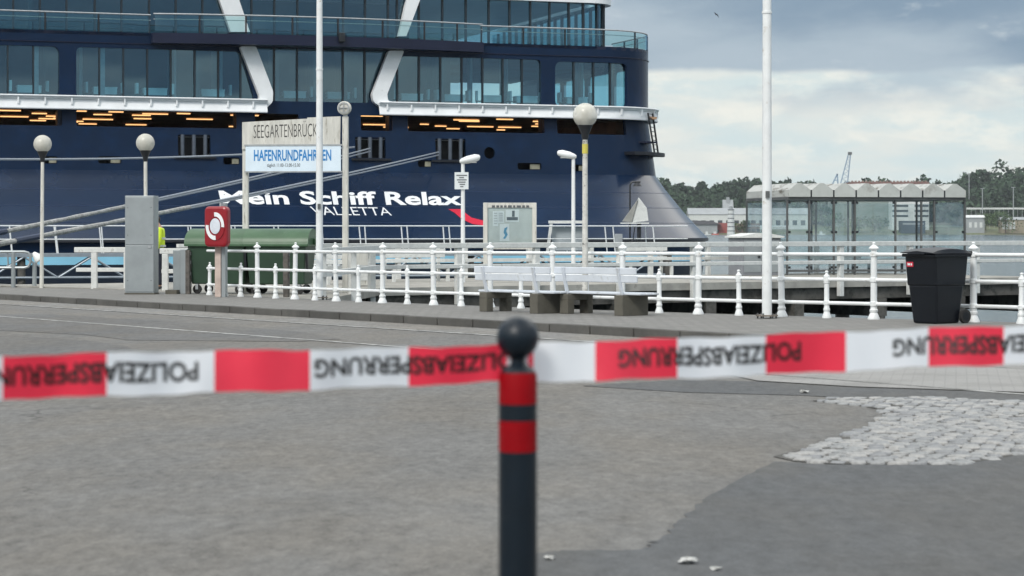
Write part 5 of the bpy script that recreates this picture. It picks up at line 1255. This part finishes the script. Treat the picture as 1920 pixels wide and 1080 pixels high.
for m_ in (M_tw, M_tr):                  # thin plastic film lets light through
    t_ = m_.node_tree; p_ = t_.nodes['Principled BSDF']; tl = nd(t_, 'ShaderNodeBsdfTranslucent'); ms = nd(t_, 'ShaderNodeMixShader'); ms.inputs[0].default_value = .5
    t_.links.new(p_.inputs['Base Color'].links[0].from_socket, tl.inputs[0]); o_ = [q for q in t_.nodes if q.type == 'OUTPUT_MATERIAL'][0]
    t_.links.new(p_.outputs[0], ms.inputs[1]); t_.links.new(tl.outputs[0], ms.inputs[2]); t_.links.new(ms.outputs[0], o_.inputs[0])
tv, tf = text_mesh('POLIZEIABSPERRUNG', bold=.03, shear=.0)
for xr, xl in ((372, -45), (985, 590), (1502, 1160), (2020, 1674), (-150, -520)):
    mb = MB(); mb.add([tp(xr + (xl - xr) * u, .22 + .48 * v, .0025) for u, v in tv], tf); mb.build('tape_lettering', M_tk, tape)

wr = MB(); rows = []; rw = random.Random(2)
for i in range(29):                       # the tape is wound once round the neck
    a_ = R(15 + 205 * i / 28); rows.append([Vector((p0_x + (r * .44 + rw.uniform(0, .004) + abs(f_ - .5) * .008) * math.cos(a_), p0_y + (r * .44 + rw.uniform(0, .004) + abs(f_ - .5) * .008) * math.sin(a_), zb + kz(669 + 15 * f_) + rw.uniform(-.001, .001))) for f_ in (0, .33, .66, 1)])
wr.grid(rows).build('tape_wrap', M_tw, tape, smooth=True)

# ------------------------------------------------------------------ litter
M_lit = mat('litter_white', (.46, .46, .44), .6)
for px, py, s, lb in ((735, 603, .06, 'white crumpled cup lying in the gutter by the kerb'), (1290, 1056, .042, 'larger white paper scrap on the dark asphalt in front'), (1342, 1069, .024, 'small white paper scrap right of the larger one in front'), (1029, 1049, .026, 'white paper scrap on the asphalt just right of the bollard'), (1508, 737, .04, 'pale scrap on the dark strip before the pale paving')):
    p = GP(px, py, -.115); o = MB(); rn2 = random.Random(px)
    o.sph((0, 0, s * .35), s, 8, 6, (1, .7,   .22 if py > 700 else .9)); o.v = [tuple(c + rn2.gauss(0, s * .12) for c in q) for q in o.v]
    tag(o.build('litter', M_lit, None, loc=p), lb, 'litter', 'white litter on the ground')

# ------------------------------------------------------------------ thin harbour haze
hz = MB().bx(-2000, 2000, -600, 2400, -8, 64).build('haze', None); hz.data.materials.clear()
hm = bpy.data.materials.new('haze'); hm.use_nodes = True; ht_ = hm.node_tree; ht_.nodes.clear()
pv = nd(ht_, 'ShaderNodeVolumePrincipled'); pv.inputs['Color'].default_value = (.86, .92, .97, 1); pv.inputs['Density'].default_value = .00006
ho = nd(ht_, 'ShaderNodeOutputMaterial'); ht_.links.new(pv.outputs[0], ho.inputs['Volume']); hz.data.materials.append(hm); struct(hz, 'stuff')
